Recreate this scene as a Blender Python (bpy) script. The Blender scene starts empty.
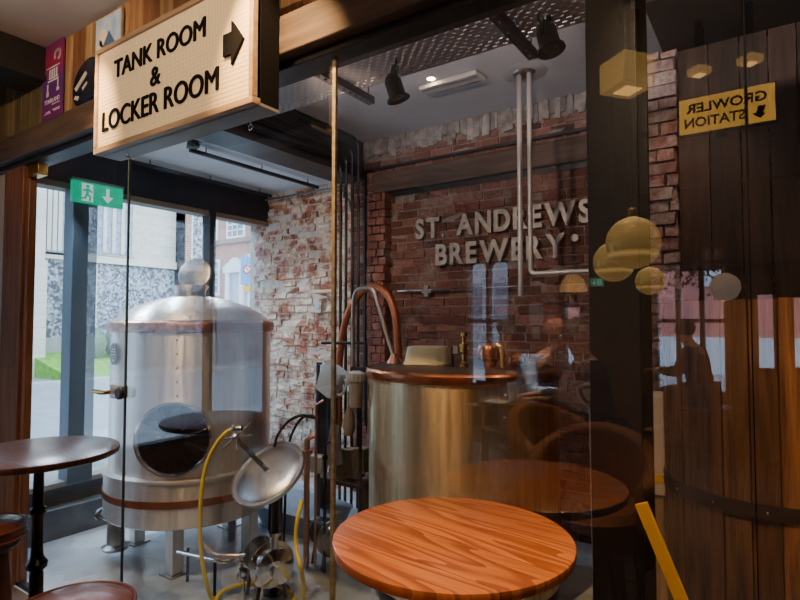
import bpy, bmesh, math, random
from mathutils import Vector, Matrix, Euler
random.seed(7)
PI = math.pi
R = math.radians
scene = bpy.context.scene
COL = scene.collection

# ------------------------------------------------------------------ camera
EYE = Vector((0, 0, 1.33))
YAW = math.atan2(.5625, .8268)
PITCH = R(2.25)
FPX = 550.0
cam_d = bpy.data.cameras.new('camera')
cam_d.sensor_width = 36
cam_d.lens = 36 * FPX / 800
cam_d.clip_start = .02
cam_d.clip_end = 300
cam = bpy.data.objects.new('camera', cam_d)
cam.location = EYE
cam.rotation_euler = Euler((PI / 2 + PITCH, 0, YAW), 'XYZ')
COL.objects.link(cam)
scene.camera = cam
CM = cam.rotation_euler.to_matrix()
G = 1.643          # plane of the glass screen (world Y)
SX = -4.89         # plane of the street windows (world X)
BF = -.40          # brewery floor level


def ray(px, py):
    return CM @ Vector(((px - 400) / FPX, (300 - py) / FPX, -1))


def oY(px, py, Y):
    r = ray(px, py); return EYE + r * ((Y - EYE.y) / r.y)


def oX(px, py, X):
    r = ray(px, py); return EYE + r * ((X - EYE.x) / r.x)


def oZ(px, py, Z):
    r = ray(px, py); return EYE + r * ((Z - EYE.z) / r.z)


def oD(px, py, D):
    r = ray(px, py); return EYE + r * D


def mir(v):        # where a thing seen mirrored in the glass really stands
    return Vector((v[0], 2 * G - v[1], v[2]))


# ------------------------------------------------------------------ materials
def new_mat(name):
    m = bpy.data.materials.new(name); m.use_nodes = True
    nt = m.node_tree
    for n in list(nt.nodes): nt.nodes.remove(n)
    out = nt.nodes.new('ShaderNodeOutputMaterial')
    return m, nt, out


def N(nt, typ, **kw):
    n = nt.nodes.new(typ)
    for k, v in kw.items():
        if k.startswith('i_'):
            key = k[2:].replace('_', ' ')
            n.inputs[key].default_value = v
        else:
            setattr(n, k, v)
    return n


def c4(c):
    return (c[0], c[1], c[2], 1)


def coords(nt, scale=(1, 1, 1), rot=(0, 0, 0)):
    tc = N(nt, 'ShaderNodeTexCoord')
    mp = N(nt, 'ShaderNodeMapping')
    mp.inputs['Scale'].default_value = scale
    mp.inputs['Rotation'].default_value = rot
    nt.links.new(tc.outputs['Object'], mp.inputs['Vector'])
    return mp.outputs['Vector']


def ramp(nt, fac, stops):
    r = N(nt, 'ShaderNodeValToRGB')
    els = r.color_ramp.elements
    while len(els) < len(stops): els.new(.5)
    for e, (p, c) in zip(els, stops):
        e.position = p; e.color = c4(c)
    nt.links.new(fac, r.inputs['Fac'])
    return r.outputs['Color']


def mixc(nt, a, b, fac, mode='MIX'):
    m = N(nt, 'ShaderNodeMix', data_type='RGBA', blend_type=mode)
    for idx, v in ((0, fac), (6, a), (7, b)):
        if hasattr(v, 'links') or hasattr(v, 'is_linked'):
            nt.links.new(v, m.inputs[idx])
        elif idx == 0: m.inputs[0].default_value = v
        else: m.inputs[idx].default_value = c4(v)
    return m.outputs[2]


def mat(name, col, rough=.5, metal=0, col2=None, nscale=8, stretch=(1, 1, 1), detail=4, bump=0, bscale=None,
        rough2=None, tint=False, emis=None, estr=0, coat=0, lo=.35, hi=.65, aniso=0):
    m, nt, out = new_mat(name)
    p = N(nt, 'ShaderNodeBsdfPrincipled')
    p.inputs['Base Color'].default_value = c4(col)
    p.inputs['Roughness'].default_value = rough
    p.inputs['Metallic'].default_value = metal
    p.inputs['Coat Weight'].default_value = coat
    if aniso:
        p.inputs['Anisotropic'].default_value = aniso
    v = coords(nt, stretch)
    no = N(nt, 'ShaderNodeTexNoise'); no.inputs['Scale'].default_value = nscale; no.inputs['Detail'].default_value = detail
    nt.links.new(v, no.inputs['Vector'])
    c = None
    if col2 is not None:
        c = ramp(nt, no.outputs['Fac'], [(lo, col), (hi, col2)])
    if tint:
        at = N(nt, 'ShaderNodeAttribute', attribute_name='tint')
        c = mixc(nt, c if c is not None else col, at.outputs['Color'], 1.0, 'MULTIPLY')
    if c is not None:
        nt.links.new(c, p.inputs['Base Color'])
    if rough2 is not None:
        mr = N(nt, 'ShaderNodeMapRange')
        mr.inputs['From Min'].default_value = .3; mr.inputs['From Max'].default_value = .7
        mr.inputs['To Min'].default_value = rough; mr.inputs['To Max'].default_value = rough2
        nt.links.new(no.outputs['Fac'], mr.inputs['Value']); nt.links.new(mr.outputs[0], p.inputs['Roughness'])
    if bump:
        nb = no
        if bscale:
            nb = N(nt, 'ShaderNodeTexNoise'); nb.inputs['Scale'].default_value = bscale; nb.inputs['Detail'].default_value = 5
            nt.links.new(v, nb.inputs['Vector'])
        b = N(nt, 'ShaderNodeBump'); b.inputs['Strength'].default_value = bump; b.inputs['Distance'].default_value = .01
        nt.links.new(nb.outputs['Fac'], b.inputs['Height']); nt.links.new(b.outputs[0], p.inputs['Normal'])
    if emis is not None:
        p.inputs['Emission Color'].default_value = c4(emis); p.inputs['Emission Strength'].default_value = estr
    nt.links.new(p.outputs[0], out.inputs[0])
    return m


def wood(name, c1, c2, axis=0, rough=.45, scale=1, tint=False, coat=0, dist=6, rot=0, bump=.15):
    m, nt, out = new_mat(name)
    p = N(nt, 'ShaderNodeBsdfPrincipled')
    p.inputs['Roughness'].default_value = rough; p.inputs['Coat Weight'].default_value = coat
    st = [14 * scale] * 3; st[axis] = 1.2 * scale
    v = coords(nt, st, (0, 0, rot))
    n1 = N(nt, 'ShaderNodeTexNoise'); n1.inputs['Scale'].default_value = 1.6; n1.inputs['Detail'].default_value = 6
    n1.inputs['Distortion'].default_value = .6
    nt.links.new(v, n1.inputs['Vector'])
    st2 = [s * 5 for s in st]; st2[axis] = 3 * scale
    v2 = coords(nt, st2, (0, 0, rot))
    n2 = N(nt, 'ShaderNodeTexNoise'); n2.inputs['Scale'].default_value = 2.2; n2.inputs['Detail'].default_value = 3
    nt.links.new(v2, n2.inputs['Vector'])
    ma = N(nt, 'ShaderNodeMath', operation='MULTIPLY_ADD'); ma.inputs[1].default_value = .35
    nt.links.new(n2.outputs['Fac'], ma.inputs[0]); nt.links.new(n1.outputs['Fac'], ma.inputs[2])
    c = ramp(nt, ma.outputs[0], [(.48, c1), (.85, c2)])
    if tint:
        at = N(nt, 'ShaderNodeAttribute', attribute_name='tint')
        c = mixc(nt, c, at.outputs['Color'], 1.0, 'MULTIPLY')
    nt.links.new(c, p.inputs['Base Color'])
    b = N(nt, 'ShaderNodeBump'); b.inputs['Strength'].default_value = bump; b.inputs['Distance'].default_value = .004
    nt.links.new(ma.outputs[0], b.inputs['Height']); nt.links.new(b.outputs[0], p.inputs['Normal'])
    nt.links.new(p.outputs[0], out.inputs[0])
    return m


def oak_top(name, c1, c2, cj, coat=.3, rough=.3, rot=.1, off=(0, 0, 0)):
    """planks of flat-sawn oak: cathedral grain from distorted rings, plank joints"""
    m, nt, out = new_mat(name)
    p = N(nt, 'ShaderNodeBsdfPrincipled'); p.inputs['Roughness'].default_value = rough
    p.inputs['Coat Weight'].default_value = coat; p.inputs['Coat Roughness'].default_value = .25
    tc = N(nt, 'ShaderNodeTexCoord')
    mp = N(nt, 'ShaderNodeMapping'); mp.inputs['Rotation'].default_value = (0, 0, rot); mp.inputs['Location'].default_value = off
    nt.links.new(tc.outputs['Object'], mp.inputs['Vector'])
    sep = N(nt, 'ShaderNodeSeparateXYZ'); nt.links.new(mp.outputs[0], sep.inputs[0])
    pl = N(nt, 'ShaderNodeMath', operation='MULTIPLY'); pl.inputs[1].default_value = 1 / .16
    nt.links.new(sep.outputs['Y'], pl.inputs[0])
    fl = N(nt, 'ShaderNodeMath', operation='FLOOR'); nt.links.new(pl.outputs[0], fl.inputs[0])
    fr = N(nt, 'ShaderNodeMath', operation='FRACT'); nt.links.new(pl.outputs[0], fr.inputs[0])
    wn = N(nt, 'ShaderNodeTexWhiteNoise', noise_dimensions='1D'); nt.links.new(fl.outputs[0], wn.inputs['W'])
    # per-plank shift along the grain
    sh = N(nt, 'ShaderNodeMath', operation='MULTIPLY_ADD'); sh.inputs[1].default_value = 3.0
    nt.links.new(wn.outputs['Value'], sh.inputs[0]); nt.links.new(sep.outputs['X'], sh.inputs[2])
    cb = N(nt, 'ShaderNodeCombineXYZ')
    sx = N(nt, 'ShaderNodeMath', operation='MULTIPLY'); sx.inputs[1].default_value = .9; nt.links.new(sh.outputs[0], sx.inputs[0])
    sy = N(nt, 'ShaderNodeMath', operation='MULTIPLY'); sy.inputs[1].default_value = 9; nt.links.new(sep.outputs['Y'], sy.inputs[0])
    nt.links.new(sx.outputs[0], cb.inputs[0]); nt.links.new(sy.outputs[0], cb.inputs[1]); nt.links.new(fl.outputs[0], cb.inputs[2])
    nz = N(nt, 'ShaderNodeTexNoise'); nz.inputs['Scale'].default_value = 1.1; nz.inputs['Detail'].default_value = 1.5
    nt.links.new(cb.outputs[0], nz.inputs['Vector'])
    k = N(nt, 'ShaderNodeMath', operation='MULTIPLY'); k.inputs[1].default_value = 10; nt.links.new(nz.outputs['Fac'], k.inputs[0])
    kf = N(nt, 'ShaderNodeMath', operation='FRACT'); nt.links.new(k.outputs[0], kf.inputs[0])
    fine = N(nt, 'ShaderNodeTexNoise'); fine.inputs['Scale'].default_value = 1; fine.inputs['Detail'].default_value = 4
    mp2 = N(nt, 'ShaderNodeMapping'); mp2.inputs['Rotation'].default_value = (0, 0, rot); mp2.inputs['Scale'].default_value = (6, 160, 6)
    nt.links.new(tc.outputs['Object'], mp2.inputs['Vector']); nt.links.new(mp2.outputs[0], fine.inputs['Vector'])
    g = N(nt, 'ShaderNodeMath', operation='MULTIPLY_ADD'); g.inputs[1].default_value = .45
    nt.links.new(fine.outputs['Fac'], g.inputs[0]); nt.links.new(kf.outputs[0], g.inputs[2])
    c = ramp(nt, g.outputs[0], [(.25, c1), (.75, (c1[0] * .85, c1[1] * .8, c1[2] * .8)), (1.0, c2)])
    # fine pores
    fo = ramp(nt, fine.outputs['Fac'], [(.35, (.72, .66, .6)), (.52, (1, 1, 1))])
    c = mixc(nt, c, fo, .75, 'MULTIPLY')
    tn = N(nt, 'ShaderNodeMapRange'); tn.inputs['To Min'].default_value = .8; tn.inputs['To Max'].default_value = 1.1
    nt.links.new(wn.outputs['Value'], tn.inputs['Value'])
    vm = N(nt, 'ShaderNodeVectorMath', operation='SCALE'); nt.links.new(c, vm.inputs[0]); nt.links.new(tn.outputs[0], vm.inputs['Scale'])
    ju = N(nt, 'ShaderNodeMath', operation='LESS_THAN'); ju.inputs[1].default_value = .014; nt.links.new(fr.outputs[0], ju.inputs[0])
    cj_ = mixc(nt, vm.outputs[0], cj, ju.outputs[0])
    nt.links.new(cj_, p.inputs['Base Color'])
    nt.links.new(p.outputs[0], out.inputs[0])
    return m


def glass_mat(name, k=2.0, base=.03, tint=(.97, .985, .98)):
    m, nt, out = new_mat(name)
    fr = N(nt, 'ShaderNodeFresnel'); fr.inputs['IOR'].default_value = 1.5
    geo = N(nt, 'ShaderNodeNewGeometry')
    # facing-independent fresnel for a thin pane
    lw = N(nt, 'ShaderNodeLayerWeight'); lw.inputs['Blend'].default_value = .5
    pw = N(nt, 'ShaderNodeMath', operation='POWER'); pw.inputs[1].default_value = 4.0
    nt.links.new(lw.outputs['Facing'], pw.inputs[0])
    ml = N(nt, 'ShaderNodeMath', operation='MULTIPLY_ADD', use_clamp=True); ml.inputs[1].default_value = .75; ml.inputs[2].default_value = base
    nt.links.new(pw.outputs[0], ml.inputs[0])
    nt.nodes.remove(fr); nt.nodes.remove(geo)
    t = N(nt, 'ShaderNodeBsdfTransparent'); t.inputs['Color'].default_value = c4(tint)
    g = N(nt, 'ShaderNodeBsdfGlossy'); g.inputs['Roughness'].default_value = 0.0; g.inputs['Color'].default_value = (1, 1, 1, 1)
    mx = N(nt, 'ShaderNodeMixShader')
    nt.links.new(ml.outputs[0], mx.inputs[0]); nt.links.new(t.outputs[0], mx.inputs[1]); nt.links.new(g.outputs[0], mx.inputs[2])
    nt.links.new(mx.outputs[0], out.inputs[0])
    return m


def emit(name, col, s):
    m, nt, out = new_mat(name)
    e = N(nt, 'ShaderNodeEmission'); e.inputs[0].default_value = c4(col); e.inputs[1].default_value = s
    nt.links.new(e.outputs[0], out.inputs[0])
    return m


def perforated(name, col, lx=.03, ly=.02, duty=(.55, .4), rough=.45, swap=False):
    """sheet metal with slots cut right through it"""
    m, nt, out = new_mat(name)
    p = N(nt, 'ShaderNodeBsdfPrincipled'); p.inputs['Base Color'].default_value = c4(col)
    p.inputs['Roughness'].default_value = rough; p.inputs['Metallic'].default_value = .25
    tc = N(nt, 'ShaderNodeTexCoord'); sep = N(nt, 'ShaderNodeSeparateXYZ'); nt.links.new(tc.outputs['Object'], sep.inputs[0])

    def cell(sock, l, d, shift=None):
        a = N(nt, 'ShaderNodeMath', operation='MULTIPLY'); a.inputs[1].default_value = 1 / l; nt.links.new(sock, a.inputs[0])
        s = a.outputs[0]
        if shift is not None:
            b = N(nt, 'ShaderNodeMath', operation='ADD'); nt.links.new(s, b.inputs[0]); nt.links.new(shift, b.inputs[1]); s = b.outputs[0]
        f = N(nt, 'ShaderNodeMath', operation='FRACT'); nt.links.new(s, f.inputs[0])
        l_ = N(nt, 'ShaderNodeMath', operation='LESS_THAN'); l_.inputs[1].default_value = d; nt.links.new(f.outputs[0], l_.inputs[0])
        return l_.outputs[0], s
    sy = sep.outputs['Y']; sx = sep.outputs['X']
    if swap: sx, sy = sy, sx
    my, rawy = cell(sy, ly, duty[1])
    fl = N(nt, 'ShaderNodeMath', operation='FLOOR'); nt.links.new(rawy, fl.inputs[0])
    hf = N(nt, 'ShaderNodeMath', operation='MULTIPLY'); hf.inputs[1].default_value = .5; nt.links.new(fl.outputs[0], hf.inputs[0])
    mx_, _ = cell(sx, lx, duty[0], hf.outputs[0])
    mu = N(nt, 'ShaderNodeMath', operation='MULTIPLY'); nt.links.new(my, mu.inputs[0]); nt.links.new(mx_, mu.inputs[1])
    t = N(nt, 'ShaderNodeBsdfTransparent'); ms = N(nt, 'ShaderNodeMixShader')
    nt.links.new(mu.outputs[0], ms.inputs[0]); nt.links.new(p.outputs[0], ms.inputs[1]); nt.links.new(t.outputs[0], ms.inputs[2])
    nt.links.new(ms.outputs[0], out.inputs[0])
    return m


def brushed(name, col, rough=.28, streak=.5, dark=.75):
    """brushed sheet metal, long vertical streaks and stains"""
    m, nt, out = new_mat(name)
    p = N(nt, 'ShaderNodeBsdfPrincipled'); p.inputs['Metallic'].default_value = 1
    p.inputs['Anisotropic'].default_value = .7; p.inputs['Anisotropic Rotation'].default_value = .25
    v = coords(nt, (22, 22, 1.2)); no = N(nt, 'ShaderNodeTexNoise'); no.inputs['Scale'].default_value = 1.3; no.inputs['Detail'].default_value = 6
    nt.links.new(v, no.inputs['Vector'])
    c = ramp(nt, no.outputs['Fac'], [(.3, tuple(x * dark for x in col)), (.62, col)])
    nt.links.new(c, p.inputs['Base Color'])
    mr = N(nt, 'ShaderNodeMapRange'); mr.inputs['From Min'].default_value = .3; mr.inputs['From Max'].default_value = .7
    mr.inputs['To Min'].default_value = rough * 1.5; mr.inputs['To Max'].default_value = rough * .8
    nt.links.new(no.outputs['Fac'], mr.inputs['Value']); nt.links.new(mr.outputs[0], p.inputs['Roughness'])
    b = N(nt, 'ShaderNodeBump'); b.inputs['Strength'].default_value = .12 * streak; b.inputs['Distance'].default_value = .01
    nt.links.new(no.outputs['Fac'], b.inputs['Height']); nt.links.new(b.outputs[0], p.inputs['Normal'])
    nt.links.new(p.outputs[0], out.inputs[0])
    return m


def whitewash(name, wash, brick, lo=.42, hi=.56, sc=3.2, tint=True):
    m, nt, out = new_mat(name)
    p = N(nt, 'ShaderNodeBsdfPrincipled'); p.inputs['Roughness'].default_value = .9
    v = coords(nt)
    n1 = N(nt, 'ShaderNodeTexNoise'); n1.inputs['Scale'].default_value = sc; n1.inputs['Detail'].default_value = 8; n1.inputs['Roughness'].default_value = .7
    nt.links.new(v, n1.inputs['Vector'])
    n2 = N(nt, 'ShaderNodeTexNoise'); n2.inputs['Scale'].default_value = 38; n2.inputs['Detail'].default_value = 5
    nt.links.new(v, n2.inputs['Vector'])
    f = ramp(nt, n1.outputs['Fac'], [(lo, (0, 0, 0)), (hi, (1, 1, 1))])
    at = N(nt, 'ShaderNodeAttribute', attribute_name='tint')
    bc = mixc(nt, brick, at.outputs['Color'], 1.0, 'MULTIPLY')
    wc = mixc(nt, wash, at.outputs['Color'], .35, 'MULTIPLY')
    c = mixc(nt, bc, wc, f)
    d = ramp(nt, n2.outputs['Fac'], [(.3, (.55, .5, .5)), (.6, (1, 1, 1))])
    c = mixc(nt, c, d, .8, 'MULTIPLY')
    nt.links.new(c, p.inputs['Base Color'])
    b = N(nt, 'ShaderNodeBump'); b.inputs['Strength'].default_value = .7; b.inputs['Distance'].default_value = .02
    nt.links.new(n2.outputs['Fac'], b.inputs['Height'])
    nt.links.new(b.outputs[0], p.inputs['Normal'])
    nt.links.new(p.outputs[0], out.inputs[0])
    return m


def flint(name, c1, c2, sc=9):
    m, nt, out = new_mat(name)
    p = N(nt, 'ShaderNodeBsdfPrincipled'); p.inputs['Roughness'].default_value = .85
    v = coords(nt); vo = N(nt, 'ShaderNodeTexVoronoi'); vo.inputs['Scale'].default_value = sc
    nt.links.new(v, vo.inputs['Vector'])
    bw = N(nt, 'ShaderNodeRGBToBW'); nt.links.new(vo.outputs['Color'], bw.inputs[0])
    c = ramp(nt, bw.outputs[0], [(.3, c1), (.75, c2)])
    e = ramp(nt, vo.outputs['Distance'], [(.3, (1, 1, 1)), (.6, (.75, .74, .7))])
    c = mixc(nt, c, e, .6, 'MULTIPLY')
    nt.links.new(c, p.inputs['Base Color']); nt.links.new(p.outputs[0], out.inputs[0])
    return m


def brick_mat(name, c1, c2, mortar, axes='YZ', scale=1.0, bw=.23, bh=.075, ms=.012, rough=.85):
    m, nt, out = new_mat(name)
    p = N(nt, 'ShaderNodeBsdfPrincipled'); p.inputs['Roughness'].default_value = rough
    tc = N(nt, 'ShaderNodeTexCoord'); sep = N(nt, 'ShaderNodeSeparateXYZ'); cb = N(nt, 'ShaderNodeCombineXYZ')
    nt.links.new(tc.outputs['Object'], sep.inputs[0])
    nt.links.new(sep.outputs[axes[0]], cb.inputs[0]); nt.links.new(sep.outputs[axes[1]], cb.inputs[1])
    b = N(nt, 'ShaderNodeTexBrick'); b.inputs['Scale'].default_value = scale
    b.inputs['Color1'].default_value = c4(c1); b.inputs['Color2'].default_value = c4(c2); b.inputs['Mortar'].default_value = c4(mortar)
    b.inputs['Brick Width'].default_value = bw; b.inputs['Row Height'].default_value = bh; b.inputs['Mortar Size'].default_value = ms
    nt.links.new(cb.outputs[0], b.inputs['Vector'])
    nt.links.new(b.outputs['Color'], p.inputs['Base Color']); nt.links.new(p.outputs[0], out.inputs[0])
    return m


# ------------------------------------------------------------------ mesh builder
def frame_of(d):
    d = d.normalized()
    a = Vector((0, 0, 1)) if abs(d.z) < .95 else Vector((1, 0, 0))
    x = a.cross(d).normalized(); y = d.cross(x)
    return x, y


def chaikin(pts, n=2, closed=False):
    pts = [Vector(p) for p in pts]
    for _ in range(n):
        q = [] if closed else [pts[0]]
        m = len(pts)
        for i in range(m if closed else m - 1):
            a, b = pts[i], pts[(i + 1) % m]
            q += [a * .75 + b * .25, a * .25 + b * .75]
        if not closed: q.append(pts[-1])
        pts = q
    return pts


class MB:
    def __init__(s): s.v, s.f, s.c = [], [], []

    def add(s, vs, fs, col=(1, 1, 1)):
        o = len(s.v); s.v += [Vector(v) for v in vs]
        for f in fs:
            s.f.append([i + o for i in f]); s.c.append(col)
        return s

    def box(s, x0, x1, y0, y1, z0, z1, col=(1, 1, 1), jit=0, M=None):
        x0, x1 = min(x0, x1), max(x0, x1); y0, y1 = min(y0, y1), max(y0, y1); z0, z1 = min(z0, z1), max(z0, z1)
        vs = [Vector((x, y, z)) for z in (z0, z1) for x, y in ((x0, y0), (x1, y0), (x1, y1), (x0, y1))]
        if jit: vs = [v + Vector([random.uniform(-jit, jit) for _ in range(3)]) for v in vs]
        if M is not None: vs = [M @ v for v in vs]
        return s.add(vs, [(0, 3, 2, 1), (4, 5, 6, 7), (0, 1, 5, 4), (1, 2, 6, 5), (2, 3, 7, 6), (3, 0, 4, 7)], col)

    def bar(s, a, b, w, h, up=(0, 0, 1), col=(1, 1, 1)):
        a, b = Vector(a), Vector(b); d = (b - a).normalized(); u = Vector(up)
        if abs(d.dot(u)) > .98: u = Vector((1, 0, 0))
        x = d.cross(u).normalized(); y = x.cross(d).normalized()
        vs = [p + x * sx * w / 2 + y * sy * h / 2 for p in (a, b) for sx, sy in ((-1, -1), (1, -1), (1, 1), (-1, 1))]
        return s.add(vs, [(0, 1, 2, 3), (7, 6, 5, 4), (0, 4, 5, 1), (1, 5, 6, 2), (2, 6, 7, 3), (3, 7, 4, 0)], col)

    def tube(s, pts, r, seg=12, closed=False, col=(1, 1, 1), smooth=0):
        pts = chaikin(pts, smooth, closed) if smooth else [Vector(p) for p in pts]
        n = len(pts); rr = r if isinstance(r, (list, tuple)) else None
        x = None; vs = []
        for i, p in enumerate(pts):
            a = pts[(i - 1) % n] if (closed or i > 0) else p
            b = pts[(i + 1) % n] if (closed or i < n - 1) else p
            d = (b - a).normalized()
            if x is None: x, y = frame_of(d)
            else:
                x = (x - d * x.dot(d)).normalized(); y = d.cross(x)
            ri = (rr[min(len(rr) - 1, int(i * len(rr) / n))] if rr else r)
            vs += [p + (x * math.cos(2 * PI * k / seg) + y * math.sin(2 * PI * k / seg)) * ri for k in range(seg)]
        fs = []
        for i in range(n if closed else n - 1):
            j = (i + 1) % n
            for k in range(seg):
                l = (k + 1) % seg
                fs.append((i * seg + k, i * seg + l, j * seg + l, j * seg + k))
        if not closed:
            fs.append(tuple(range(seg - 1, -1, -1))); fs.append(tuple((n - 1) * seg + k for k in range(seg)))
        return s.add(vs, fs, col)

    def lathe(s, prof, c=(0, 0, 0), axis=(0, 0, 1), seg=48, col=(1, 1, 1), a0=0, a1=2 * PI, cols=None):
        c = Vector(c); d = Vector(axis).normalized()
        if abs(d.z) > .999: x, y = Vector((1, 0, 0)), Vector((0, 1, 0)) * (1 if d.z > 0 else -1)
        else: x, y = frame_of(d)
        full = abs(a1 - a0 - 2 * PI) < 1e-6
        m = seg if full else seg + 1
        o = len(s.v)
        for r, z in prof:
            for k in range(m):
                a = a0 + (a1 - a0) * k / seg
                s.v.append(c + x * (r * math.cos(a)) + y * (r * math.sin(a)) + d * z)
        for i in range(len(prof) - 1):
            if prof[i][0] < 1e-6 and prof[i + 1][0] < 1e-6: continue
            for k in range(seg):
                l = (k + 1) % m
                f = [o + i * m + k, o + i * m + l, o + (i + 1) * m + l, o + (i + 1) * m + k]
                if prof[i][0] < 1e-6: f = [f[0], f[2], f[3]]
                elif prof[i + 1][0] < 1e-6: f = [f[0], f[1], f[2]]
                s.f.append(f); s.c.append(cols[k] if cols else col)
        return s

    def prism(s, poly, M, t, col=(1, 1, 1)):
        """2-D polygon in the local xy plane of matrix M, extruded by t along its z"""
        n = len(poly)
        vs = [M @ Vector((p[0], p[1], 0)) for p in poly] + [M @ Vector((p[0], p[1], t)) for p in poly]
        fs = [tuple(range(n - 1, -1, -1)), tuple(range(n, 2 * n))] + [(i, (i + 1) % n, n + (i + 1) % n, n + i) for i in range(n)]
        return s.add(vs, fs, col)

    def ball(s, c, r, seg=20, rings=12, sq=(1, 1, 1), col=(1, 1, 1)):
        prof = [(r * math.sin(PI * i / rings), -r * math.cos(PI * i / rings)) for i in range(rings + 1)]
        o = len(s.v); s.lathe(prof, (0, 0, 0), seg=seg, col=col)
        for i in range(o, len(s.v)):
            v = s.v[i]; s.v[i] = Vector((v.x * sq[0], v.y * sq[1], v.z * sq[2])) + Vector(c)
        return s

    def build(s, name, material, parent=None, bevel=0, flat=False, angle=35, sub=0):
        me = bpy.data.meshes.new(name)
        vs = s.v
        if parent is not None:
            off = Vector(); q = parent
            while q is not None: off += q.location; q = q.parent
            loc = Vector()
        else:
            xs = [v.x for v in vs]; ys = [v.y for v in vs]; zs = [v.z for v in vs]
            off = Vector(((min(xs) + max(xs)) / 2, (min(ys) + max(ys)) / 2, min(zs))); loc = off
        me.from_pydata([tuple(v - off) for v in vs], [], s.f)
        if any(c != (1, 1, 1) for c in s.c):
            ca = me.color_attributes.new('tint', 'FLOAT_COLOR', 'CORNER')
            i = 0; buf = []
            for f, c in zip(s.f, s.c): buf += list(c4(c)) * len(f)
            ca.data.foreach_set('color', buf)
        else:
            ca = me.color_attributes.new('tint', 'FLOAT_COLOR', 'POINT')
            ca.data.foreach_set('color', [1.0] * (4 * len(vs)))
        bm = bmesh.new(); bm.from_mesh(me); bmesh.ops.recalc_face_normals(bm, faces=bm.faces); bm.to_mesh(me); bm.free()
        me.update()
        me.materials.append(material)
        if not flat:
            me.shade_smooth(); me.set_sharp_from_angle(angle=R(angle))
        o = bpy.data.objects.new(name, me); o.location = loc; COL.objects.link(o)
        if parent is not None: o.parent = parent
        if bevel:
            b = o.modifiers.new('bevel', 'BEVEL'); b.width = bevel; b.segments = 2; b.limit_method = 'ANGLE'
        if sub:
            b = o.modifiers.new('sub', 'SUBSURF'); b.levels = sub; b.render_levels = sub
        return o


def tag(o, label=None, cat=None, group=None, kind=None):
    if label: o['label'] = label
    if cat: o['category'] = cat
    if group: o['group'] = group
    if kind: o['kind'] = kind
    return o


def thing(name, label, cat, loc=(0, 0, 0), group=None):
    o = bpy.data.objects.new(name, None); COL.objects.link(o); o.location = loc; o.empty_display_size = .05
    return tag(o, label, cat, group)


def struct(name, mb, m, **kw):
    return tag(mb.build(name, m, **kw), kind='structure')


def copy_tree(o, parent=None):
    c = o.copy(); COL.objects.link(c); c.parent = parent
    for ch in list(o.children): copy_tree(ch, c)
    return c


def text_poly(txt, bold=.012):
    cu = bpy.data.curves.new('lettering_source', 'FONT'); cu.body = txt; cu.offset = bold; cu.extrude = 0; cu.fill_mode = 'FRONT'
    cu.resolution_u = 4
    o = bpy.data.objects.new('lettering_source', cu); COL.objects.link(o)
    dg = bpy.context.evaluated_depsgraph_get(); dg.update()
    me = bpy.data.meshes.new_from_object(o.evaluated_get(dg))
    vs = [v.co.copy() for v in me.vertices]; fs = [tuple(p.vertices) for p in me.polygons]
    COL.objects.unlink(o); bpy.data.objects.remove(o); bpy.data.curves.remove(cu); bpy.data.meshes.remove(me)
    return vs, fs


def add_text(mb, txt, M, x0, x1, y0, y1, t=.004, bold=.012, col=(1, 1, 1)):
    """solid letters filling the rectangle x0..x1, y0..y1 of the plane M"""
    vs, fs = text_poly(txt, bold)
    xs = [v.x for v in vs]; ys = [v.y for v in vs]
    sx = (x1 - x0) / (max(xs) - min(xs)); sy = (y1 - y0) / (max(ys) - min(ys))
    pts = [((v.x - min(xs)) * sx + x0, (v.y - min(ys)) * sy + y0) for v in vs]
    n = len(pts)
    V = [M @ Vector((a, b, t)) for a, b in pts] + [M @ Vector((a, b, 0)) for a, b in pts]
    F = list(fs)
    cnt = {}
    for f in fs:
        for i in range(len(f)):
            e = (f[i], f[(i + 1) % len(f)]); cnt[e] = 1
    for (a, b) in list(cnt):
        if (b, a) not in cnt: F.append((a, a + n, b + n, b))
    mb.add(V, F, col)


def plane_M(origin, xdir, ydir):
    x = Vector(xdir).normalized(); y = Vector(ydir).normalized(); z = x.cross(y)
    return Matrix(((x.x, y.x, z.x, origin[0]), (x.y, y.y, z.y, origin[1]), (x.z, y.z, z.z, origin[2]), (0, 0, 0, 1)))


# ------------------------------------------------------------------ palette
black = mat('black_paint', (.012, .012, .014), .45, bump=.1, nscale=30)
black_gloss = mat('black_gloss', (.008, .008, .01), .2)
dark_steel = mat('dark_steel', (.035, .04, .047), .4, .6, col2=(.02, .022, .026), nscale=5)
lintel_m = mat('lintel_steel', (.012, .016, .024), .4, .3, col2=(.02, .025, .035), nscale=3)
steel = brushed('stainless_steel', (.93, .88, .82), .36, .6, .88)
steel_k = brushed('kettle_steel', (.86, .66, .40), .34, 1.2, .7)
chrome = mat('polished_steel', (.75, .75, .76), .14, 1)
steel_dull = mat('dull_steel', (.42, .42, .42), .38, 1, col2=(.25, .24, .23), nscale=12)
copper = mat('copper', (.85, .34, .16), .26, 1, col2=(.55, .2, .1), nscale=9)
copper_pale = mat('tarnished_copper', (.72, .33, .2), .35, 1, col2=(.6, .38, .3), nscale=7)
brass = mat('brass', (.80, .56, .20), .25, 1, col2=(.6, .4, .14), nscale=10)
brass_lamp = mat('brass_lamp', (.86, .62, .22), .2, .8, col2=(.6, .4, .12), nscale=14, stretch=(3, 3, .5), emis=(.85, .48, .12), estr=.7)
cream_plastic = mat('cream_plastic', (.70, .66, .50), .45, col2=(.6, .55, .4), nscale=6)
white_plastic = mat('white_plastic', (.68, .66, .62), .4, col2=(.5, .47, .42), nscale=7)
clear_plastic = mat('milky_plastic', (.62, .72, .82), .3, col2=(.5, .6, .7), nscale=3)
rubber = mat('black_rubber', (.015, .015, .017), .55)
yellow_hose = mat('yellow_hose', (.80, .58, .05), .38)
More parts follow.
